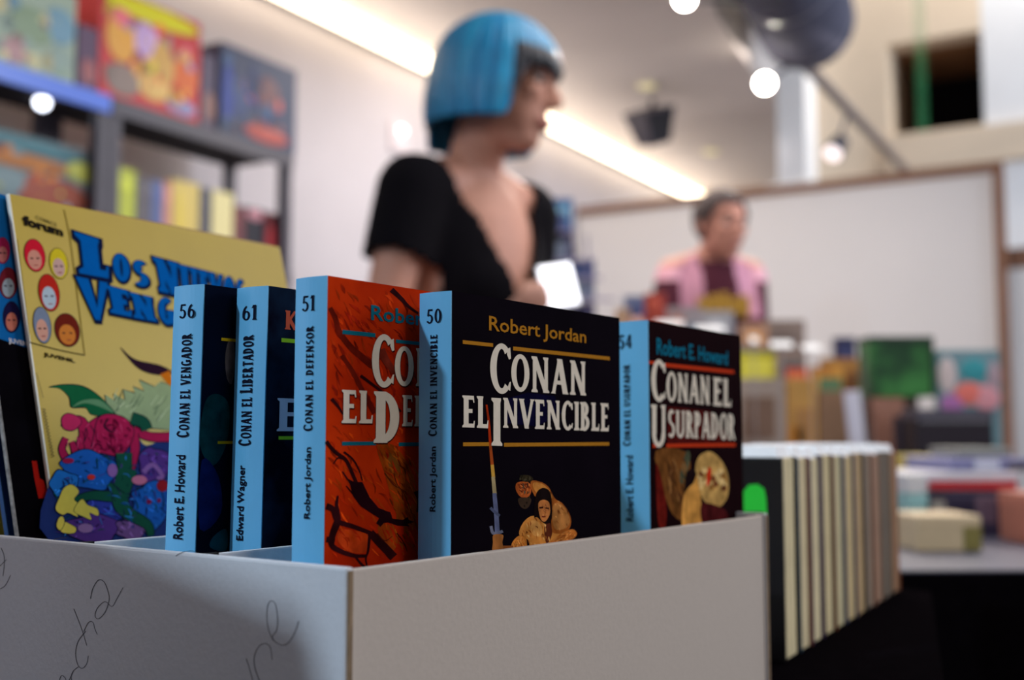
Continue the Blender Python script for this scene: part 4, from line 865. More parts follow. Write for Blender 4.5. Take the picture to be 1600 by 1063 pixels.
open_box(1279, 1330, 612, 2.42, .22, 'brown cardboard carton with green and orange comics, left of white board', (140, 108, 84), [
    (((90, 124, 88), W_), 'green comic at the front of the brown carton', .0), (((176, 116, 50), W_, (210, 150, 60)), 'orange comic in the brown carton', .03)], 590)
# white leaning backing board
p0_ = at(1333, 612, 2.34); M = Matrix.Translation((p0_.x, 2.34, zs + .0005)) @ Matrix.Rotation(R(-5), 4, 'Y')
tb_ = thing('backing_board', (p0_.x, 2.34, zs), 'narrow white board leaning beside the brown carton', 'board')
B1('board', M, (.0, .034, 0, .004, 0.003, p0_.z - zs), cm((222, 220, 234), .6), tb_, .001); B1('edge_strip', M, (.0, .003, -.002, 0, .004, p0_.z - zs - .003), cm((190, 190, 210), .6), tb_)
def slab(x0, x1, yt, D, t_, label, col, bands=(), name='picture_book', group=None, z0=None, cat='book', rot=0.0):
    a = at(x0, yt, D); b = at(x1, yt, D); wd = b.x - a.x; z0 = zs + .0005 if z0 is None else z0; hh = a.z - z0
    M = Matrix.Translation((a.x, D, z0)) @ Matrix.Rotation(rot, 4, 'Z')
    t = thing(name, (a.x + wd / 2, D, z0), label, cat, group)
    fc = B1('front_cover', M, (0, wd, 0, .002, 0, hh), cm(col, .35, coat=.2), t, .0005); B1('pages', M, (.003, wd - .002, .002, t_ - .002, .002, hh - .002), m_pages, t); B1('back_cover', M, (0, wd, t_ - .002, t_, 0, hh), cm(col, .35), t)
    B1('spine', M, (-.001, .0, 0, t_, 0, hh), cm(col, .35), t)
    for (p0, p1, q0_, q1_, cc) in bands: 
        MB(M).ell(((p0 + p1) / 2 * wd, -.0005, (q0_ + q1_) / 2 * hh), ((p1 - p0) / 2 * wd, .0012, (q1_ - q0_) / 2 * hh), 14, 8).build('cover_patch', cm(cc, .4), fc, True)
    return t
slab(1366, 1412, 622, 2.46, .03, 'pinkish brown book standing right of the white board', (156, 112, 96), [(.3, .9, .1, .5, (190, 120, 90))])
slab(1403, 1430, 650, 2.38, .03, 'dark slim book with a pale label beside the black boxed set', (44, 44, 60), [(.1, .7, .1, .6, (150, 152, 150))])
slab(1306, 1337, 527, 2.95, .03, 'navy blue book behind the brown carton', (40, 44, 80), [(.2, .7, .8, .93, (60, 66, 110))])
slab(1286, 1348, 560, 2.80, .03, 'ochre and brown book in front of the navy one', (160, 112, 58), [(.1, .5, .75, .95, (196, 140, 60)), (.5, .95, .7, .9, (110, 70, 40))])
# green display box raised on a stand
gz = at(1400, 618, 2.42).z
t = thing('display_riser', (at(1408, 618, 2.5).x, 2.5, zs), 'brown riser block under the dark green box', 'stand'); a = at(1366, 620, 2.44).x; b = at(1450, 620, 2.44).x
B1('front_board', WORLD, (a, b, 2.50, 2.51, zs + .0005, gz - .0005), cm((110, 92, 88), .7), t); B1('side_board', WORLD, (a, a + .01, 2.51, 2.58, zs + .0005, gz - .0005), cm((110, 92, 88), .7), t); B1('side_board', WORLD, (b - .01, b, 2.51, 2.58, zs + .0005, gz - .0005), cm((110, 92, 88), .7), t); B1('top_board', WORLD, (a + .01, b - .01, 2.51, 2.58, gz - .012, gz - .0005), cm((110, 92, 88), .7), t)
a = at(1357, 527, 2.48); b = at(1458, 527, 2.48); gh = a.z - gz; t = thing('green_box_set', ((a.x + b.x) / 2, 2.5, gz), 'dark green boxed set with a mottled green front, raised on the riser', 'box')
gb = B1('case', WORLD, (a.x, b.x, 2.48, 2.56, gz, a.z), mat('green_case', (30, 66, 42), .4, .3, .4, 12, col2=(62, 128, 66)), t, .002); B1('lid', WORLD, (a.x - .001, b.x + .001, 2.478, 2.562, a.z - .012, a.z + .002), cm((40, 62, 50)), t, .001); B1('edge_strip', WORLD, (b.x - .008, b.x, 2.4785, 2.48, gz, a.z - .012), cm((24, 44, 34)), gb)  # case mottled in two greens
# black boxed set with pale lettering
a = at(1430, 640, 2.26); b = at(1551, 640, 2.26); t = thing('black_box_set', ((a.x + b.x) / 2, 2.3, zs), 'black boxed set with a pale lettered band in front of the bright book', 'box')
bb = B1('case', WORLD, (a.x, b.x, 2.26, 2.34, zs + .0005, a.z - .002), cm((44, 38, 46), .4), t, .002); B1('lid', WORLD, (a.x - .001, b.x + .001, 2.258, 2.342, a.z - .02, a.z), cm((84, 80, 92), .4), t, .001)
Fx = Face(Vector((a.x, 2.26, a.z)), (1, 0, 0), UP); pr = Print(Fx, .0006)
for k in range(11): pr.poly([(1438 + k * 10, 648), (1445 + k * 10, 648), (1446 + k * 10, 660), (1437 + k * 10, 660)], (150, 148, 152))
pr.build('worn_lettering', bb)
slab(1464, 1562, 547, 2.5, .02, 'turquoise picture book with pink and coral shapes near the frame post', (112, 146, 156), [(.0, .3, .7, .95, (206, 190, 190)), (.25, .72, .62, .78, (226, 120, 110)), (.55, .98, .58, .76, (216, 150, 160)), (.02, .4, .56, .70, (170, 110, 170)), (.35, .8, .78, .94, (60, 150, 160)), (.78, 1.0, .72, .92, (170, 150, 160))])
# comics and leaflets standing before the man
slab(976, 1012, 462, 2.7, .02, 'blue grey comic standing nearest the dark rack', (110, 124, 160), [(.2, .8, .86, .96, (70, 90, 140))], name='display_comic', cat='comic', z0=zs + .0005)
slab(1008, 1040, 458, 2.62, .02, 'red comic standing in front of the man, left of grey one', (168, 60, 48), [(.1, .7, .9, .98, (200, 90, 70))], name='display_comic', cat='comic')
slab(1040, 1098, 480, 2.66, .02, 'grey comic standing before the man between red and silver ones', (150, 140, 146), [(.1, .5, .86, .96, (180, 110, 96)), (.5, .95, .82, .92, (110, 126, 140))], name='display_comic', cat='comic')
slab(1092, 1146, 486, 2.72, .02, 'silver grey comic standing directly below the yellow shirt print', (154, 156, 166), [(.2, .7, .84, .95, (190, 190, 198))], name='display_comic', cat='comic')
slab(1158, 1200, 506, 2.70, .02, 'orange buff comic standing right of the silver grey one', (176, 132, 104), [(.1, .8, .84, .95, (206, 150, 90))], name='display_comic', cat='comic')
slab(1196, 1258, 500, 2.95, .03, 'brownish grey book standing behind the greyish carton', (128, 112, 106), [(.1, .8, .84, .95, (110, 96, 92))])
slab(962, 985, 482, 2.5, .02, 'buff comic edge beside the blue spine of number 54', (206, 170, 140), name='display_comic', cat='comic')
for i, (x0, x1_, y0_, D, lab) in enumerate(((1024, 1068, 506, 2.46, 'white card standing in for a sleeve glint nearest the black cover edge'), (1086, 1132, 514, 2.46, 'white card standing in for a sleeve glint below the silver grey comic'), (1172, 1184, 531, 2.36, 'small white card standing in for a round glint above the yellow comic'), (1204, 1238, 538, 2.37, 'white card standing in for a sleeve glint above the greyish carton'), (1254, 1282, 543, 2.38, 'small white card standing in for a glint above the red comic'))):
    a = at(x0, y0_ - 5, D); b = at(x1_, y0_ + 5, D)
    t = thing('glint_card', ((a.x + b.x) / 2, D, b.z), lab, 'card')  # added white cards imitate light glinting on plastic sleeves
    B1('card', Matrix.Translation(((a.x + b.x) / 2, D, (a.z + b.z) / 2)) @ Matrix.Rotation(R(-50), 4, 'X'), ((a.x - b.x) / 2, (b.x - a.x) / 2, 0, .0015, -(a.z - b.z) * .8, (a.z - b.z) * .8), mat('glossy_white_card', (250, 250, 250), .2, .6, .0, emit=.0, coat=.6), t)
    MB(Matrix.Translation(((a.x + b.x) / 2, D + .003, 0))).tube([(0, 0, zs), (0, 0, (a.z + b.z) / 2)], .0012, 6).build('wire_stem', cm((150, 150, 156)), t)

# ================================================================== dark comic rack behind the woman
D = 3.17; a = at(838, 320, D); b = at(905, 320, D); zt2 = at(870, 312, D).z
t = thing('comic_rack', (at(905, 683, D).x, D, 0), 'dark blue wire comic rack with a blue header behind the woman', 'rack')
xl = at(836, 683, D).x; xr = at(972, 683, D).x; xt = at(896, 683, D).x; xt0 = at(838, 683, D).x; zmid = at(900, 360, D).z
hd = B1('header_sign', WORLD, (xt0, xt, D - .02, D, zmid, zt2), cm((52, 96, 150), .4), t, .002)  # plain mid-blue board
Fh = Face(Vector((xt0, D - .02, zt2)), (1, 0, 0), UP); pr = Print(Fh, .0006)
for k in range(5): pr.poly([(842 + k * 10, 322), (849 + k * 10, 320), (850 + k * 10, 345), (842 + k * 10, 346)], (150, 200, 224))
pr.build('header_lettering', hd)
mb = MB(); mb.v = [Vector(p) for p in ((xl, D, 0), (xr + .03, D, 0), (xt, D, zmid), (xl, D, zmid), (xl, D + .03, 0), (xr + .03, D + .03, 0), (xt, D + .03, zmid), (xl, D + .03, zmid))]
mb.f = [(0, 1, 2, 3), (7, 6, 5, 4), (0, 4, 5, 1), (1, 5, 6, 2), (2, 6, 7, 3), (3, 7, 4, 0)]; mb.build('back_board', cm((34, 30, 56), .6), t)
for k, yy in enumerate((365, 410, 437, 470, 505, 560)):
    z_ = at(900, yy, D).z; xe = xt + (xr - xt) * (zmid - z_) / (zmid - at(900, 490, D).z); xe = min(xe, xr + .1)
    MB().tube([(xl, D - .03, z_), (xe, D - .03, z_)], .0045, 8).build('wire_rail', cm((150, 140, 170), .3), t)
    for q_ in range(2): 
        xx = xl + .03 + q_ * .075
        if xx + .06 < xe: B1('filed_comic', WORLD, (xx, xx + .06, D - .022, D - .012, z_ + .002, z_ + .055), cm(((70, 84, 130), (120, 130, 150), (40, 36, 70))[(k + q_) % 3], .4), t)
for q_ in range(4): MB().tube([(xl + q_ * (xr - xl) / 4 + .01, D - .034, .01), (xl + q_ * (xr - xl) / 4 * .8, D - .034, zmid - .02)], .003, 8).build('wire_upright', cm((120, 112, 150), .3), t)

# ================================================================== shelving on the left wall
SY = 2.36; dep_ = .26
def rX(px, Y=SY):      # room-X on the shelf front seen at this column
    uu_ = ux(px, 250 if px > 160 else 180); D = Y / (-.8660254 * uu_ + .5); return D * (.5 * uu_ + .8660254)
def rZ(px, py, Y=SY): uu_ = ux(px, py); D = Y / (-.8660254 * uu_ + .5); return at(px, py, D).z
zsh = rZ(300, 192); zmidsh = rZ(300, 398)
m_steel = mat('dark_grey_steel', (74, 68, 78), .45, .4, .1, 20)
def rack(xa, xb, label, front_m, loc_g='steel shelving units on the left wall'):
    t = thing('shelving_unit', ROOM @ Vector(((xa + xb) / 2, SY + dep_ / 2, 0)), label, 'shelving', loc_g)
    for xx in (xa, xb - .035):
        for yy in (SY - .001, SY + dep_ - .03): B1('post', ROOM, (xx, xx + .035, yy, yy + .031, 0, zsh - .001 if yy > SY else zsh - .001), m_steel, t, .002)
    for z_ in (zsh, zmidsh, zmidsh - .45, .15):
        s = B1('shelf_board', ROOM, (xa, xb, SY + .004, SY + dep_ - .004, z_ - .012, z_), mat('dark_board', (34, 28, 36), .8), t)
        B1('shelf_lip', ROOM, (xa, xb, SY - .006, SY + .004, z_ - .045, z_ + .001), front_m if z_ == zsh else m_steel, s, .001)
    return t
xm = rX(170)
rack(xm + .002, rX(457), 'dark steel shelving unit carrying the dark blue game box', m_steel)
rack(xm - 1.4, xm - .002, 'dark steel shelving unit with a bright blue shelf lip, left of the other', mat('blue_lip', (74, 116, 226), .3, .5))
def onshelf(name, x0, x1, yt, z0, dp, label, cat, col, bands=(), group=None, off=.012, ytx=None):
    X0, X1 = rX(x0, SY + off), rX(x1, SY + off); zt_ = rZ(ytx or (x0 + x1) / 2, yt, SY + off)
    t = thing(name, ROOM @ Vector(((X0 + X1) / 2, SY + off + dp / 2, z0)), label, cat, group)
    fm = cm(col, .45)
    fb = B1('front', ROOM, (X0, X1, SY + off, SY + off + .003, z0 + .0012, zt_), fm, t, .0008)
    if cat == 'book': B1('pages', ROOM, (X0 + .002, X1 - .002, SY + off + .003, SY + off + dp, z0 + .0014, zt_ - .003), m_pages, t); B1('side_cover', ROOM, (X0, X0 + .002, SY + off + .003, SY + off + dp, z0 + .0013, zt_), fm, t); B1('side_cover', ROOM, (X1 - .002, X1, SY + off + .003, SY + off + dp, z0 + .0013, zt_), fm, t)
    else: B1('case', ROOM, (X0, X1, SY + off + .003, SY + off + dp, z0 + .0013, zt_ - .001), fm, t, .002)
    if len(bands) > 3:
        bands = list(bands); rs = random.Random(len(label)); src = list(bands)
        for k in range(26):
            cc = rs.choice(src)[4]; p_, q_ = rs.uniform(.02, .86), rs.uniform(.03, .76); f_ = rs.uniform(.6, 1.25)
            bands.append((p_, p_ + rs.uniform(.06, .13), q_, q_ + rs.uniform(.08, .2), tuple(int(min(255, v * f_)) for v in cc)))
    for (p0, p1, q0_, q1_, cc) in bands:
        w_, h_ = X1 - X0, zt_ - z0
        MB(ROOM).ell((X0 + (p0 + p1) / 2 * w_, SY + off - .0002, z0 + (q0_ + q1_) / 2 * h_), ((p1 - p0) / 2 * w_, .002, (q1_ - q0_) / 2 * h_), 14, 8).build('printed_patch', cm(cc, .45), fb, True)
    return t
zq = zsh + .0012
onshelf('game_box', 342, 461, 86, zq, .2, 'dark blue board game box with an orange figure at the end of the top shelf', 'game box', (58, 66, 92), [(.02, .16, .1, .8, (44, 66, 150)), (.16, .34, .2, .7, (60, 76, 120)), (.45, .78, .35, .8, (112, 74, 78)), (.5, .72, .25, .55, (60, 84, 120)), (.3, .9, .03, .22, (186, 84, 74))], off=.0, ytx=400)
onshelf('book_spine', 312, 337, 84, zq, .18, 'narrow dark brown book between the red box and dark blue game', 'book', (96, 84, 104), [(.2, .9, .1, .5, (160, 120, 110))])
onshelf('game_box', 152, 309, 2, zq, .16, 'red and orange comic box with a bright yellow title on the top shelf', 'game box', (204, 60, 62), [(.03, .98, .80, .99, (232, 222, 20)), (.05, .35, .35, .8, (236, 170, 70)), (.3, .55, .45, .8, (206, 170, 214)), (.45, .75, .25, .7, (216, 168, 90)), (.7, .98, .25, .6, (226, 110, 50)), (.05, .4, .05, .35, (150, 130, 120)), (.35, .7, .1, .35, (234, 190, 110)), (.1, .3, .6, .85, (244, 120, 130)), (.65, .97, .05, .2, (150, 150, 190))], ytx=230)
onshelf('game_box', 118, 150, 40, zq, .16, 'dark purple slim box left of the red comic box', 'game box', (96, 70, 96), [(.2, .9, .1, .5, (170, 100, 100))])
onshelf('book_spine', 106, 142, -40, zq, .05, 'tall white slim book behind the purple slim box', 'book', (232, 228, 232), off=.19)
onshelf('game_box', -70, 114, -45, zq, .2, 'pale green illustrated box at the far left of the top shelf', 'game box', (164, 180, 160), [(.1, .4, .5, .8, (196, 186, 140)), (.4, .8, .3, .7, (140, 160, 130)), (.7, 1, .4, .8, (120, 160, 180)), (.3, .6, .05, .3, (190, 150, 150)), (.75, .98, .05, .4, (150, 170, 160))])
zq2 = zmidsh + .0012
bsp = [(178, 213, 263, (196, 204, 70), 'bright yellow green book on the middle shelf'), (215, 238, 278, (104, 98, 104), 'dark grey book right of the yellow green one'), (239, 256, 282, (96, 110, 160), 'slate blue book beside the dark grey one'), (257, 270, 284, (214, 150, 130), 'salmon coloured slim book beside the slate blue one'), (271, 313, 284, (222, 196, 110), 'thick pale yellow book on the middle shelf'), (314, 331, 294, (84, 84, 98), 'charcoal book right of the thick pale yellow one'), (333, 366, 300, (236, 222, 160), 'cream white book with yellow foot on the middle shelf'), (368, 384, 322, (120, 66, 70), 'dull red book before the black ones'), (386, 414, 326, (34, 30, 42), 'black book with pinkish top near the shelf end'), (416, 443, 334, (110, 42, 46), 'dark red and black book last on the middle shelf')]
for i, (x0, x1_, yt, cc, lab) in enumerate(bsp):
    bands = {4: [(.1, .5, .1, .9, (232, 204, 90))], 6: [(.1, .9, .02, .3, (220, 180, 50))], 8: [(.05, .95, .8, .98, (206, 140, 150))], 9: [(.1, .6, .1, .8, (190, 50, 56))]}.get(i, [(.15, .85, .7, .85, tuple(min(255, int(v * 1.15)) for v in cc))])
    onshelf('book_spine', x0, x1_, yt, zq2, .15, lab, 'book', cc, bands, 'books standing on the middle shelf', off=.036)
onshelf('art_book', -60, 154, 216, zq2, .05, 'large illustrated book in orange, brown and teal on the left shelf', 'book', (110, 120, 124), [(.05, .8, .62, .8, (180, 110, 40)), (.35, .95, .2, .6, (150, 62, 30)), (.1, .5, .3, .6, (120, 140, 144)), (.0, .9, .8, .98, (70, 120, 130)), (.6, .9, .05, .35, (100, 40, 30)), (.75, .98, .62, .85, (190, 190, 80))], off=.036, ytx=60)
# small lamp clipped below the top shelf and a round wall lamp
c = at(66, 160, 2.9); t = thing('clip_lamp', c, 'small bright white lamp under the top shelf at the left', 'lamp')
MB(Matrix.Translation(c)).ell((0, 0, 0), (.018, .02, .018)).build('bulb', mat('white_bulb', (235, 240, 255), .4, emit=6), t, True); MB(Matrix.Translation(c)).tube([(0, .01, .012), (0, .03, .05)], [.02, .012]).build('shade', cm((200, 200, 206)), t)
yw = WY - .001; uu_ = ux(627, 205); Dw = WY / (-.866 * uu_ + .5); c = at(627, 205, Dw - .03)
t = thing('wall_sensor', c, 'small round white lamp on the left wall behind the woman', 'lamp')
MB(Matrix.Translation(c)).ell((0, 0, 0), (.02, .02, .02)).build('bulb', mat('wall_bulb', (240, 232, 228), .4, emit=2.5), t, True)
cc_ = ROOM.inverted() @ c; B1('back_plate', ROOM, (cc_.x - .06, cc_.x + .06, WY - .014, WY - .0005, cc_.z - .09, cc_.z + .03), cm((206, 196, 200), .6), t, .002); MB().tube([c, ROOM @ Vector((cc_.x, WY - .01, cc_.z))], .008).build('arm', cm((200, 196, 200)), t)

# ================================================================== ceiling equipment
# loudspeaker
c = at(1018, 200, 5.25); Ms = Matrix.Translation(c) @ Matrix.Rotation(R(28), 4, 'Z') @ Matrix.Rotation(R(-20), 4, 'Y') @ Matrix.Rotation(R(12), 4, 'X')
t = thing('loudspeaker', (c.x, c.y, HC), 'black wedge shaped loudspeaker hanging from the ceiling', 'loudspeaker')
w2, w1 = .088, .054
mb = MB(Ms); mb.add([(-w2, -w2, .085), (w2, -w2, .085), (w2, w2, .085), (-w2, w2, .085), (-w1, -w1, -.075), (w1, -w1, -.075), (w1, w1, -.075), (-w1, w1, -.075)], [(0, 1, 2, 3), (7, 6, 5, 4), (0, 4, 5, 1), (1, 5, 6, 2), (2, 6, 7, 3), (3, 7, 4, 0)])
mb.build('cabinet', cm((52, 48, 60), .6), t)
mb = MB(Ms); mb.add([(-w2 * .9, -w2 - .001, .075), (w2 * .9, -w2 - .001, .075), (w1 * .9, -w1 - .003, -.065), (-w1 * .9, -w1 - .003, -.065), (-w2 * .9, -w2 + .003, .075), (w2 * .9, -w2 + .003, .075), (w1 * .9, -w1 + .003, -.065), (-w1 * .9, -w1 + .003, -.065)], [(0, 3, 2, 1), (4, 5, 6, 7), (0, 1, 5, 4), (1, 2, 6, 5), (2, 3, 7, 6), (3, 0, 4, 7)]); mb.build('grille', cm((30, 28, 34), .8), t)
MB().tube([c + Vector((0, .05, .03)), Vector((c.x + .02, c.y + .12, HC))], .012).build('bracket', cm((60, 56, 62)), t)
# round duct
pa = at(1262, 42, 4.85); pb = at(1120, -290, 3.1)
t = thing('ventilation_duct', pa, 'large dark grey blue round duct hanging at the top right', 'duct')
MB().tube([pa, pa.lerp(pb, .03), pb], [.19, .205, .205], 36).build('duct_body', mat('duct_skin', (84, 84, 100), .85, .1, .15, 6), t, True)
ax = (pb - pa).normalized()
for k in (.08, .35, .7): q_ = pa.lerp(pb, k); MB().tube([q_, q_ + ax * .02], .206, 36).build('seam_ring', cm((98, 98, 116), .4), t)
MB().tube([pa - ax * .004, pa], [.155, .16], 30).build('end_cap', cm((60, 58, 74), .5), t)
for k in (.75, .95): q_ = pa.lerp(pb, k); MB().tube([q_ + Vector((0, 0, .19)), Vector((q_.x, q_.y, 3.6))], .006, 6).build('hanger', cm((120, 120, 124)), t)
# track rail
HR = EYE + 1.62
def hpt(px, py, z): d = at(px, py, 1) - ZC; k = (z - EYE) / d.z; return ZC + d * k
r0, r1 = hpt(1130, -32, HR), hpt(1416, 268, HR)
t = thing('track_rail', r0.lerp(r1, .5), 'thin grey lighting track running below the duct to the back wall', 'lighting track')
dirr = (r1 - r0).normalized(); Mr = frame(r0, dirr); Ln = (r1 - r0).length
B1('rail', Mr, (0, Ln, -.02, .02, -.012, .02), cm((116, 104, 104), .5), t, .002); B1('end_cap', Mr, (Ln, Ln + .01, -.022, .022, -.014, .022), cm((90, 80, 80), .5), t)
for k in (.02,): MB(Mr).tube([(Ln * k, 0, .02), (Ln * k, 0, 1.2)], .004, 6).build('hanger', cm((130, 126, 126)), t)
def spot(px, py, hx, hy, D, lab, emit, rad=.034, col=(255, 244, 226), face=None):
    c = at(px, py, D); j = hpt(hx, hy, HR - .013); t = thing('track_spotlight', (j.x, j.y, j.z), lab, 'spotlight', 'spotlights on the lighting track')
    f = (face if face is not None else (ZC - c)).normalized()
    MB().tube([c - f * .10, c - f * .004], [rad * .85, rad], 20).build('lamp_head', cm((58, 58, 72), .4), t)
    MB().tube([c - f * .006, c + f * .004], rad * .86, 20).build('lens', mat('spot_lens_%d' % int(emit * 10), col, .4, emit=emit), t)
    MB().tube([j, c - f * .06], .009).build('yoke', cm((90, 86, 96)), t)
    return c, f
spot(1195, 130, 1248, 92, 4.7, 'glaring white track spotlight below the duct', 60, .040)
spot(1070, -2, 1165, 5, 3.9, 'glaring white track spotlight cut by the top picture edge', 60, .036)
spot(1301, 240, 1326, 174, 5.6, 'unlit looking pale track spotlight nearest the back wall', 1.6, .050, (240, 226, 226), Vector((-.55, -.45, -.75)))
for (px, py, D) in ((1195, 130, 4.7), (1070, -2, 3.9)):
    c = at(px, py, D); l = bpy.data.lights.new('spot_beam', 'SPOT'); l.energy = 40; l.color = (1, .93, .84); l.spot_size = R(75); l.spot_blend = .5; l.shadow_soft_size = .03
    o = bpy.data.objects.new('spot_beam', l); COL.objects.link(o); f = (ZC - c).normalized(); o.location = c + f * .02; o.rotation_euler = (Vector((-.2, 1.2, .8)) - c).to_track_quat('-Z', 'Y').to_euler()
# thin sheer green strip before the opening
c = at(1436, 0, 6.2); z0_ = at(1436, 205, 6.2).z
t = ME('sheer_strip', [(c.x - .028, c.y, z0_), (c.x + .028, c.y, z0_), (c.x + .03, c.y, 4.2), (c.x - .03, c.y, 4.2), (c.x - .028, c.y + .004, z0_), (c.x + .028, c.y + .004, z0_), (c.x + .03, c.y + .004, 4.2), (c.x - .03, c.y + .004, 4.2)], [(0, 1, 2, 3), (7, 6, 5, 4), (0, 4, 5, 1), (1, 5, 6, 2), (2, 6, 7, 3), (3, 7, 4, 0)], mat('sheer_green', (90, 190, 120), .5, .2, .2, 8))
MATS['sheer_green'].node_tree.nodes['Principled BSDF'].inputs['Alpha'].default_value = .14
setp(t, 'thin vertical sheer green strip in front of the dark wall opening', 'ribbon')

# ================================================================== people
m_skin = mat('skin', (194, 138, 116), .55, .35, .08, 40)
m_skin2 = mat('skin_ruddy', (196, 138, 120), .55, .35, .1, 40)
m_black = mat('black_cotton', (14, 11, 16), .95, .1, .2, 200)
m_jean = mat('dark_trousers', (34, 34, 46), .9, .1, .2, 200)
def lrp(a, b, t): return tuple(a[i] + (b[i] - a[i]) * t for i in range(len(a)))
def hand(mb, wrist, d, palm_n, thumb_side, sc=1.0, curl=.9):
    """palm with five bent fingers; d pointing direction, palm_n palm normal (fingers curl that way)"""
    d = d.normalized(); pn = (palm_n - d * palm_n.dot(d)).normalized(); s = d.cross(pn)
    if s.dot(thumb_side) < 0: s = -s
    c = wrist + d * .045 * sc
    rot = Matrix((d, s, pn)).transposed()
    mb.ell(c, (.050 * sc, .040 * sc, .015 * sc), rot=rot)
    for k, (off, L) in enumerate(((.028, .070), (.010, .078), (-.009, .072), (-.026, .056))):
        p = wrist + d * .082 * sc + s * off * sc; pts = [p - d * .03 * sc, p]; a = .25
        for f in (.42, .33, .25):
            a += curl * .55; p = p + (d * math.cos(a) + pn * math.sin(a)) * L * f * sc; pts.append(p)
        mb.tube(pts, [.0095 * sc, .0092 * sc, .0085 * sc, .008 * sc, .0065 * sc], 8)
        mb.ell(pts[-1], (.0065 * sc,) * 3, 8, 6)
    p = wrist + d * .02 * sc + s * .026 * sc; q_ = p + (d * .6 + s * .8).normalized() * .035 * sc; r_ = q_ + (d * .8 + pn * .5).normalized() * .03 * sc; x_ = r_ + (d * .6 + pn * .8).normalized() * .02 * sc
    mb.tube([p, q_, r_, x_], [.013 * sc, .0115 * sc, .0095 * sc, .007 * sc], 8); mb.ell(x_, (.007 * sc,) * 3, 8, 6)
def limb(mb, pts, rs, n=14):
    pts = [Vector(p) for p in pts]; P2 = []; R2 = []
    for i in range(len(pts) - 1):
        for k in range(4): P2.append(pts[i].lerp(pts[i + 1], k / 4)); R2.append(rs[i] + (rs[i + 1] - rs[i]) * k / 4)
    P2.append(pts[-1]); R2.append(rs[-1]); mb.tube(P2, R2, n)
    for p, r in zip(pts, rs): mb.ell(p, (r, r, r), 12, 8)
def head_prims(mb, Mh, s=1.0):
    """Mh: origin head centre, +x the way the face looks, +z up"""
    E = lambda c, r: mb.ell((0, 0, 0), r, 20, 12, M=Mh @ Matrix.Translation(c))
    E((-.012 * s, 0, .025 * s), (.092 * s, .074 * s, .085 * s))       # skull
    E((.030 * s, 0, -.030 * s), (.055 * s, .058 * s, .078 * s))       # face
    E((.048 * s, 0, -.086 * s), (.030 * s, .032 * s, .024 * s))       # chin
    E((.010 * s, .0, -.060 * s), (.050 * s, .052 * s, .040 * s))      # jaw
    E((.076 * s, 0, .030 * s), (.014 * s, .042 * s, .012 * s))        # brow
    mb.tube([Vector((.080, 0, .020)) * s, Vector((.094, 0, -.005)) * s, Vector((.104, 0, -.026)) * s], [.007 * s, .009 * s, .013 * s], 10, M=Mh)
    E((.098 * s, 0, -.028 * s), (.013 * s, .017 * s, .009 * s))
    for sd in (-1, 1):
        E((.062 * s, sd * .034 * s, -.012 * s), (.022 * s, .020 * s, .020 * s)); E((-.004 * s, sd * .076 * s, -.005 * s), (.017 * s, .008 * s, .030 * s))
    E((.084 * s, 0, -.056 * s), (.010 * s, .022 * s, .007 * s)); E((.082 * s, 0, -.066 * s), (.010 * s, .019 * s, .007 * s))
def face_parts(Mh, parent, s, iris, lip, brow_c):
    for sd in (-1, 1):
        e = MB(Mh).ell((.072 * s, sd * .033 * s, .008 * s), (.011 * s, .013 * s, .007 * s), 12, 8).build('eye', cm((170, 160, 156), .5), parent, True)
        MB(Mh).ell((.0795 * s, sd * .033 * s, .006 * s), (.006 * s, .0065 * s, .0065 * s), 10, 6).build('iris', cm(iris, .3), e, True)
        MB(Mh).tube([(.079 * s, sd * .014 * s, .030 * s), (.083 * s, sd * .030 * s, .036 * s), (.072 * s, sd * .050 * s, .030 * s)], [.004 * s, .005 * s, .003 * s], 8).build('eyebrow', cm(brow_c, .8), parent, True)
    MB(Mh).tube([(.080 * s, -.022 * s, -.061 * s), (.094 * s, 0, -.060 * s), (.080 * s, .022 * s, -.061 * s)], [.003 * s, .0065 * s, .003 * s], 8).build('lips', cm(lip, .5), parent, True)
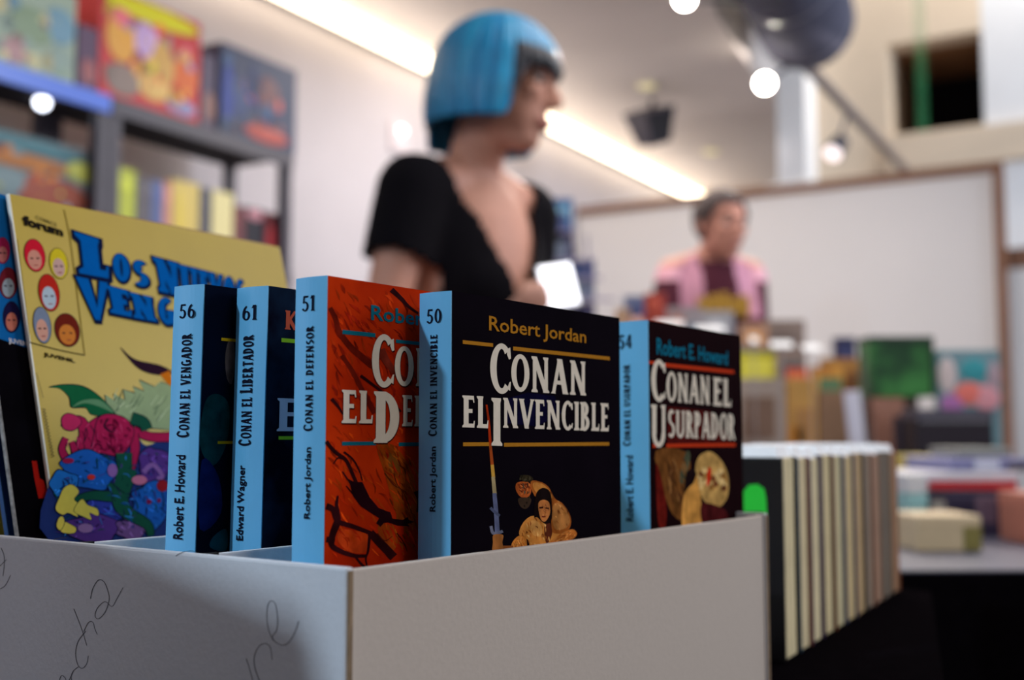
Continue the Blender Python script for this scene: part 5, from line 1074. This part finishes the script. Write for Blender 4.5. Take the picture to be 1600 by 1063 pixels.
def person(root, nb, fdir, headM, sc, sh_w, sh_z, hip_z, chest, arms, skin, voxel_sz=.0065, hs=1.0):
    """nb neck base; fdir torso facing; arms: list of (side, elbow, wrist, palm normal, thumb side)"""
    f = Vector((*fdir, 0)).normalized(); l = Vector((-f.y, f.x, 0)); mb = MB(); base = Vector((nb.x, nb.y, 0))
    Mt = frame((base.x, base.y, 0), f, l)
    sh = {s: Mt @ Vector((-.005, s * sh_w, sh_z)) for s in (-1, 1)}
    mb.ell((-.005, 0, sh_z - .12), (chest * .72, sh_w * .92, .19), 24, 14, M=Mt)
    mb.ell((-.005, 0, sh_z - .35), (chest * .62, sh_w * .74, .22), 24, 14, M=Mt)
    mb.ell((-.015, 0, hip_z + .02), (chest * .78, sh_w * .95, .17), 24, 14, M=Mt)
    limb(mb, [sh[-1], Mt @ Vector((-.01, 0, sh_z + .035)), sh[1]], [.048, .058, .048])
    hc = headM.translation
    limb(mb, [Mt @ Vector((-.015, 0, sh_z - .02)), Mt @ Vector((-.01, 0, sh_z + .045)), headM @ Vector((-.022, 0, -.06))], [.060, .050, .048 * hs])
    head_prims(mb, headM, hs)
    for (s, el, wr, pn, ts) in arms:
        el, wr = Vector(el), Vector(wr); limb(mb, [sh[s], sh[s].lerp(el, .5), el, el.lerp(wr, .35), wr], [.050 * sc, .044 * sc, .036 * sc, .037 * sc, .025 * sc])
        hand(mb, wr, (wr - el), pn, ts, sc)
    for s in (-1, 1):
        hp = Mt @ Vector((-.01, s * .085, hip_z)); kn = Mt @ Vector((.015, s * .09, hip_z * .53)); an = Mt @ Vector((-.01, s * .09, .08))
        limb(mb, [hp, kn, an], [.085, .056, .038]); mb.ell((0.05, s * .09, .035), (.12, .042, .034), M=Mt)
    vs, fs = voxel(mb, voxel_sz, 3)
    return ME('body', vs, fs, skin, root, True), Mt, sh
# ---- woman
nb = at(742, 262, 2.02); fd = (.77, -.64)
hC = at(783, 138, 1.97); hf = Vector((.955, -.28, -.10)).normalized(); hl = UP.cross(hf).normalized(); hu = hf.cross(hl)
headM = Matrix(((hf.x, hl.x, hu.x, hC.x), (hf.y, hl.y, hu.y, hC.y), (hf.z, hl.z, hu.z, hC.z), (0, 0, 0, 1)))
wom = thing('person', (nb.x, nb.y, 0), 'person with a bright blue bob haircut in a black top, looking at a card', 'person')
shz = at(742, 318, 2.02).z
rel = at(594, 520, 1.86); rwr = at(742, 505, 1.74); lel = at(812, 520, 2.12); lwr = at(935, 545, 1.9)
arms = [(-1, rel, rwr, Vector((.0, .5, .9)), Vector((0, .6, 1))), (1, lel, lwr, Vector((-.5, .4, .6)), Vector((-.2, -.6, 1)))]
bdy, Mt, sh = person(wom, nb, fd, headM, .95, .150, shz, .84, .135, arms, m_skin, .0062, 1.02)
face_parts(headM, wom, 1.02, (60, 50, 44), (176, 80, 84), (50, 40, 44))
# black top with short sleeves and a low neckline
mb = MB(); mb.ell((-.005, 0, shz - .12), (.135 * .72 + .012, .150 * .92 + .014, .205), 28, 16, M=Mt); mb.ell((.02, 0, shz - .15), (.10, .125, .09), 24, 12, M=Mt); mb.ell((-.005, 0, shz - .35), (.135 * .62 + .014, .150 * .74 + .014, .24), 24, 14, M=Mt); mb.ell((-.015, 0, .86), (.12, .157, .14), 24, 14, M=Mt)
limb(mb, [sh[-1], Mt @ Vector((-.012, 0, shz + .02)), sh[1]], [.064, .060, .064])
for s, el in ((-1, rel), (1, lel)): e_ = Vector(el); limb(mb, [sh[s], sh[s].lerp(e_, .52)], [.064, .060])
vs, fs = voxel(mb, .008, 3)
Mi = Mt.inverted(); keep = []
for f_ in fs:
    c = Mi @ (sum((vs[i] for i in f_), Vector()) / len(f_)); dz = c.z - shz
    cut = False
    if c.x > -.02 and dz > -.215 + abs(c.y) * 2.1: cut = True                # V neckline, wide at the shoulders
    if c.x <= -.02 and dz > .0 and abs(c.y) < .075: cut = True
    for s, el in ((-1, Vector(rel)), (1, Vector(lel))):                       # sleeve openings
        ax_ = (el - sh[s]); tt = ((Mt @ c) - sh[s]).dot(ax_) / ax_.length_squared; rr_ = ((Mt @ c) - sh[s] - ax_ * tt).length
        if tt > .50 and rr_ < .08 and abs(c.y) > .10: cut = True
    if c.z < .78: cut = True
    if not cut: keep.append(f_)
used = sorted({i for f_ in keep for i in f_}); mp_ = {i: k for k, i in enumerate(used)}
top = ME('black_top', [vs[i] for i in used], [tuple(mp_[i] for i in f_) for f_ in keep], m_black, wom, True)
md = top.modifiers.new('s', 'SOLIDIFY'); md.thickness = .003
def trousers(Mt, hip_z, parent, m):
    mb = MB(); mb.ell((-.015, 0, hip_z + .0), (.125, .158, .14), 24, 14, M=Mt)
    for s in (-1, 1): limb(mb, [Mt @ Vector((-.01, s * .085, hip_z)), Mt @ Vector((.015, s * .09, hip_z * .53)), Mt @ Vector((-.01, s * .09, .10))], [.096, .068, .056])
    vs, fs = voxel(mb, .012, 3); ME('trousers', vs, fs, m, parent, True)
    for s in (-1, 1):
        mb = MB(Mt); mb.ell((.05, s * .09, .04), (.135, .050, .040)); mb.box(-.07, .17, s * .09 - .045, s * .09 + .045, 0, .02, b=.008); mb.build('shoe', cm((30, 28, 32), .5), parent, False)
trousers(Mt, .84, wom, m_jean)
# bob hair: ridged shell from the crown to the jaw
def bob(Mh, parent, s=1.0):
    n, mrow = 220, 40; V = []; Fq = []; C = []
    for j in range(mrow + 1):
        for k in range(n):
            ph = 2 * math.pi * k / n; a = (ph + math.pi) % (2 * math.pi) - math.pi; aa = abs(a)
            side = 1.0 if aa > R(66) else max(0.0, (aa - R(46)) / R(20)); side = side * side * (3 - 2 * side)
            hem = .030 + (-.090 - (.030 if a > 0 else 0) - .020 * (aa / math.pi)) * side          # fringe to jaw length
            t_ = j / mrow; zt0 = .122; z = zt0 + (hem - zt0) * (1 - math.cos(t_ * math.pi / 2)) if False else None
            th_ = t_ * math.pi / 2
            if side < .5 or True:
                zz = zt0 * math.cos(th_ * min(1.0, 1.0)) if t_ < .6 else None
            tt = t_ / .55
            if tt <= 1: el = math.sin(tt * math.pi / 2); z = .018 + (.104) * math.cos(tt * math.pi / 2); rr_ = el
            else: q_ = (t_ - .55) / .45; z = .018 + (min(hem, .018) - .018) * q_; rr_ = 1.0 + .045 * math.sin(q_ * math.pi * .8) - .06 * q_ * q_
            if side < 1: z = max(z, hem) if tt <= 1 else max(hem, z * side + hem * (1 - side))
            if z <= hem + 1e-6 and tt <= 1 and side < .02:
                cosv = min(1, max(-1, (hem - .018) / .104)); rr_ = math.sqrt(1 - cosv * cosv)
            rid = 1 + .022 * rr_ * (math.sin(k * 2 * math.pi / n * 26 + 1.3 * math.sin(3 * ph)) * .6 + .5 * math.sin(k * 2 * math.pi / n * 53 + 2 * math.sin(t_ * 3)))
            x = -.012 + .108 * rr_ * rid * math.cos(ph); y = .096 * rr_ * rid * math.sin(ph)
            if side < 1 and z < .07: x = min(x, .098)
            V.append(Mh @ (Vector((x, y, z)) * s))
    for j in range(mrow):
        for k in range(n):
            q4 = (j * n + k, (j + 1) * n + k, (j + 1) * n + (k + 1) % n, j * n + (k + 1) % n); Fq.append(q4)
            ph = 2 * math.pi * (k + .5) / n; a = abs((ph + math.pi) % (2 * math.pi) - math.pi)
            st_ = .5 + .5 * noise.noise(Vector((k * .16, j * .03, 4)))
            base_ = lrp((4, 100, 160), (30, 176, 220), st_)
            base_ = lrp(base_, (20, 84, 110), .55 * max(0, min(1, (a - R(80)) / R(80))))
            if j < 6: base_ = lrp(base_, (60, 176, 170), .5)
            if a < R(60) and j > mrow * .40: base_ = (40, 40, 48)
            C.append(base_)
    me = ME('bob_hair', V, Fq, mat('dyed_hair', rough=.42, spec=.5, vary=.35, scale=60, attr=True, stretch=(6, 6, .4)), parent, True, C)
    md = me.modifiers.new('s', 'SOLIDIFY'); md.thickness = .008; md.offset = 1
bob(headM, wom, 1.02)
# card in her hand
c = at(873, 446, 1.80); Mc = Matrix.Translation(c) @ Matrix.Rotation(R(12), 4, 'Z') @ Matrix.Rotation(R(-10), 4, 'Y') @ Matrix.Rotation(R(-14), 4, 'X')
t = thing('phone', c, 'small phone with a glaring white screen held by the blue haired person', 'phone')
ph_ = B1('phone_case', Mc, (-.029, .029, 0, .007, -.037, .037), cm((230, 228, 230), .4), t, .002)
B1('screen', Mc, (-.026, .026, -.0012, -.0002, -.034, .034), mat('bright_screen', (250, 250, 255), .3, emit=2.2), t)
# ---- man
nb = at(1112, 430, 3.78); hC = at(1127, 352, 3.72); hf = Vector((.42, -.88, -.16)).normalized(); hl = UP.cross(hf).normalized(); hu = hf.cross(hl)
headM = Matrix(((hf.x, hl.x, hu.x, hC.x), (hf.y, hl.y, hu.y, hC.y), (hf.z, hl.z, hu.z, hC.z), (0, 0, 0, 1)))
man = thing('person', (nb.x, nb.y, 0), 'person with short dark hair in a pink and maroon shirt behind the stall', 'person')
shz = at(1112, 428, 3.78).z
lE = at(1178, 560, 3.66); rE = at(1036, 555, 3.66); lW = at(1160, 610, 3.38); rW = at(1062, 610, 3.38)
bdy, Mt, sh = person(man, nb, (.12, -.99), headM, 1.0, .135, shz, .90, .15, [(-1, rE, rW, Vector((.3, 0, -1)), Vector((1, 0, .2))), (1, lE, lW, Vector((-.3, 0, -1)), Vector((-1, 0, .2)))], m_skin2, .008, 1.02)
face_parts(headM, man, 1.02, (50, 40, 34), (150, 76, 70), (60, 46, 40))
mb = MB(); mb.ell((-.005, 0, shz - .14), (.15 * .72 + .016, .155, .21), 28, 16, M=Mt); mb.ell((-.005, 0, shz - .35), (.15 * .62 + .03, .150, .26), 24, 14, M=Mt); mb.ell((-.015, 0, .92), (.135, .175, .15), 24, 14, M=Mt)
limb(mb, [sh[-1] - UP * .012, Mt @ Vector((-.01, 0, shz + .03)), sh[1] - UP * .012], [.052, .066, .052])
for s, el in ((-1, rE), (1, lE)): e_ = Vector(el); limb(mb, [sh[s] - UP * .01, sh[s].lerp(e_, .72)], [.055, .054])
vs, fs = voxel(mb, .009, 3); Mi = Mt.inverted(); keep = []; cols_ = []
for f_ in fs:
    w_ = sum((vs[i] for i in f_), Vector()) / len(f_); c = Mi @ w_; dz = c.z - shz
    if dz > .035 - .0 * c.x and abs(c.y) < .062: continue
    if c.z < .84: continue
    skip = False
    for s, el in ((-1, Vector(rE)), (1, Vector(lE))):
        ax_ = (el - sh[s]); tt = (w_ - sh[s]).dot(ax_) / ax_.length_squared; rr_ = (w_ - sh[s] - ax_ * tt).length
        if tt > .70 and rr_ < .09 and abs(c.y) > .13: skip = True
    if skip: continue
    col = (74, 34, 46)
    if abs(c.y) > .058 and dz > -.03 - .0 * abs(c.y): col = (220, 166, 182)
    if .058 < abs(c.y) < .125 and dz > -.16: col = (196, 142, 164)
    keep.append(f_); cols_.append(col)
used = sorted({i for f_ in keep for i in f_}); mp_ = {i: k for k, i in enumerate(used)}
shirt = ME('shirt', [vs[i] for i in used], [tuple(mp_[i] for i in f_) for f_ in keep], MATTE_ATTR, man, True, cols_)
md = shirt.modifiers.new('s', 'SOLIDIFY'); md.thickness = .003
for k in range(5):
    B1('shirt_print', Mt, (.118 + (.012 if 0 < k < 4 else 0), .140, -.085 + k * .034, -.055 + k * .034, shz - .155 + .006 * (k % 2), shz - .095 + .008 * (k % 3)), cm((168, 128, 46), .8), shirt, .003)
trousers(Mt, .90, man, m_jean)
# short hair cap
V = []; Fq = []; n, mr = 48, 14
for j in range(mr + 1):
    for k in range(n):
        ph = 2 * math.pi * k / n; aa = abs((ph + math.pi) % (2 * math.pi) - math.pi)
        side = min(1, max(0, (aa - R(40)) / R(50))); hem = .072 + (-.035 - .03 * (aa / math.pi) - .072) * side
        th_ = j / mr * math.acos(max(-1, min(1, (hem - .025) / .094)))
        rid = 1 + .02 * noise.noise(Vector((math.cos(ph) * 4, math.sin(ph) * 4, j * .6)))
        V.append(headM @ (Vector((-.012 + .096 * math.sin(th_) * rid * math.cos(ph), .080 * math.sin(th_) * rid * math.sin(ph), .025 + .090 * math.cos(th_) * rid)) * 1.02))
for j in range(mr):
    for k in range(n): Fq.append((j * n + k, (j + 1) * n + k, (j + 1) * n + (k + 1) % n, j * n + (k + 1) % n))
hr = ME('short_hair', V, Fq, mat('dark_hair', (58, 44, 44), .7, .3, .4, 300), man, True); md = hr.modifiers.new('s', 'SOLIDIFY'); md.thickness = .004; md.offset = 1
bpy.data.objects.remove(_fo); bpy.data.curves.remove(_fc)
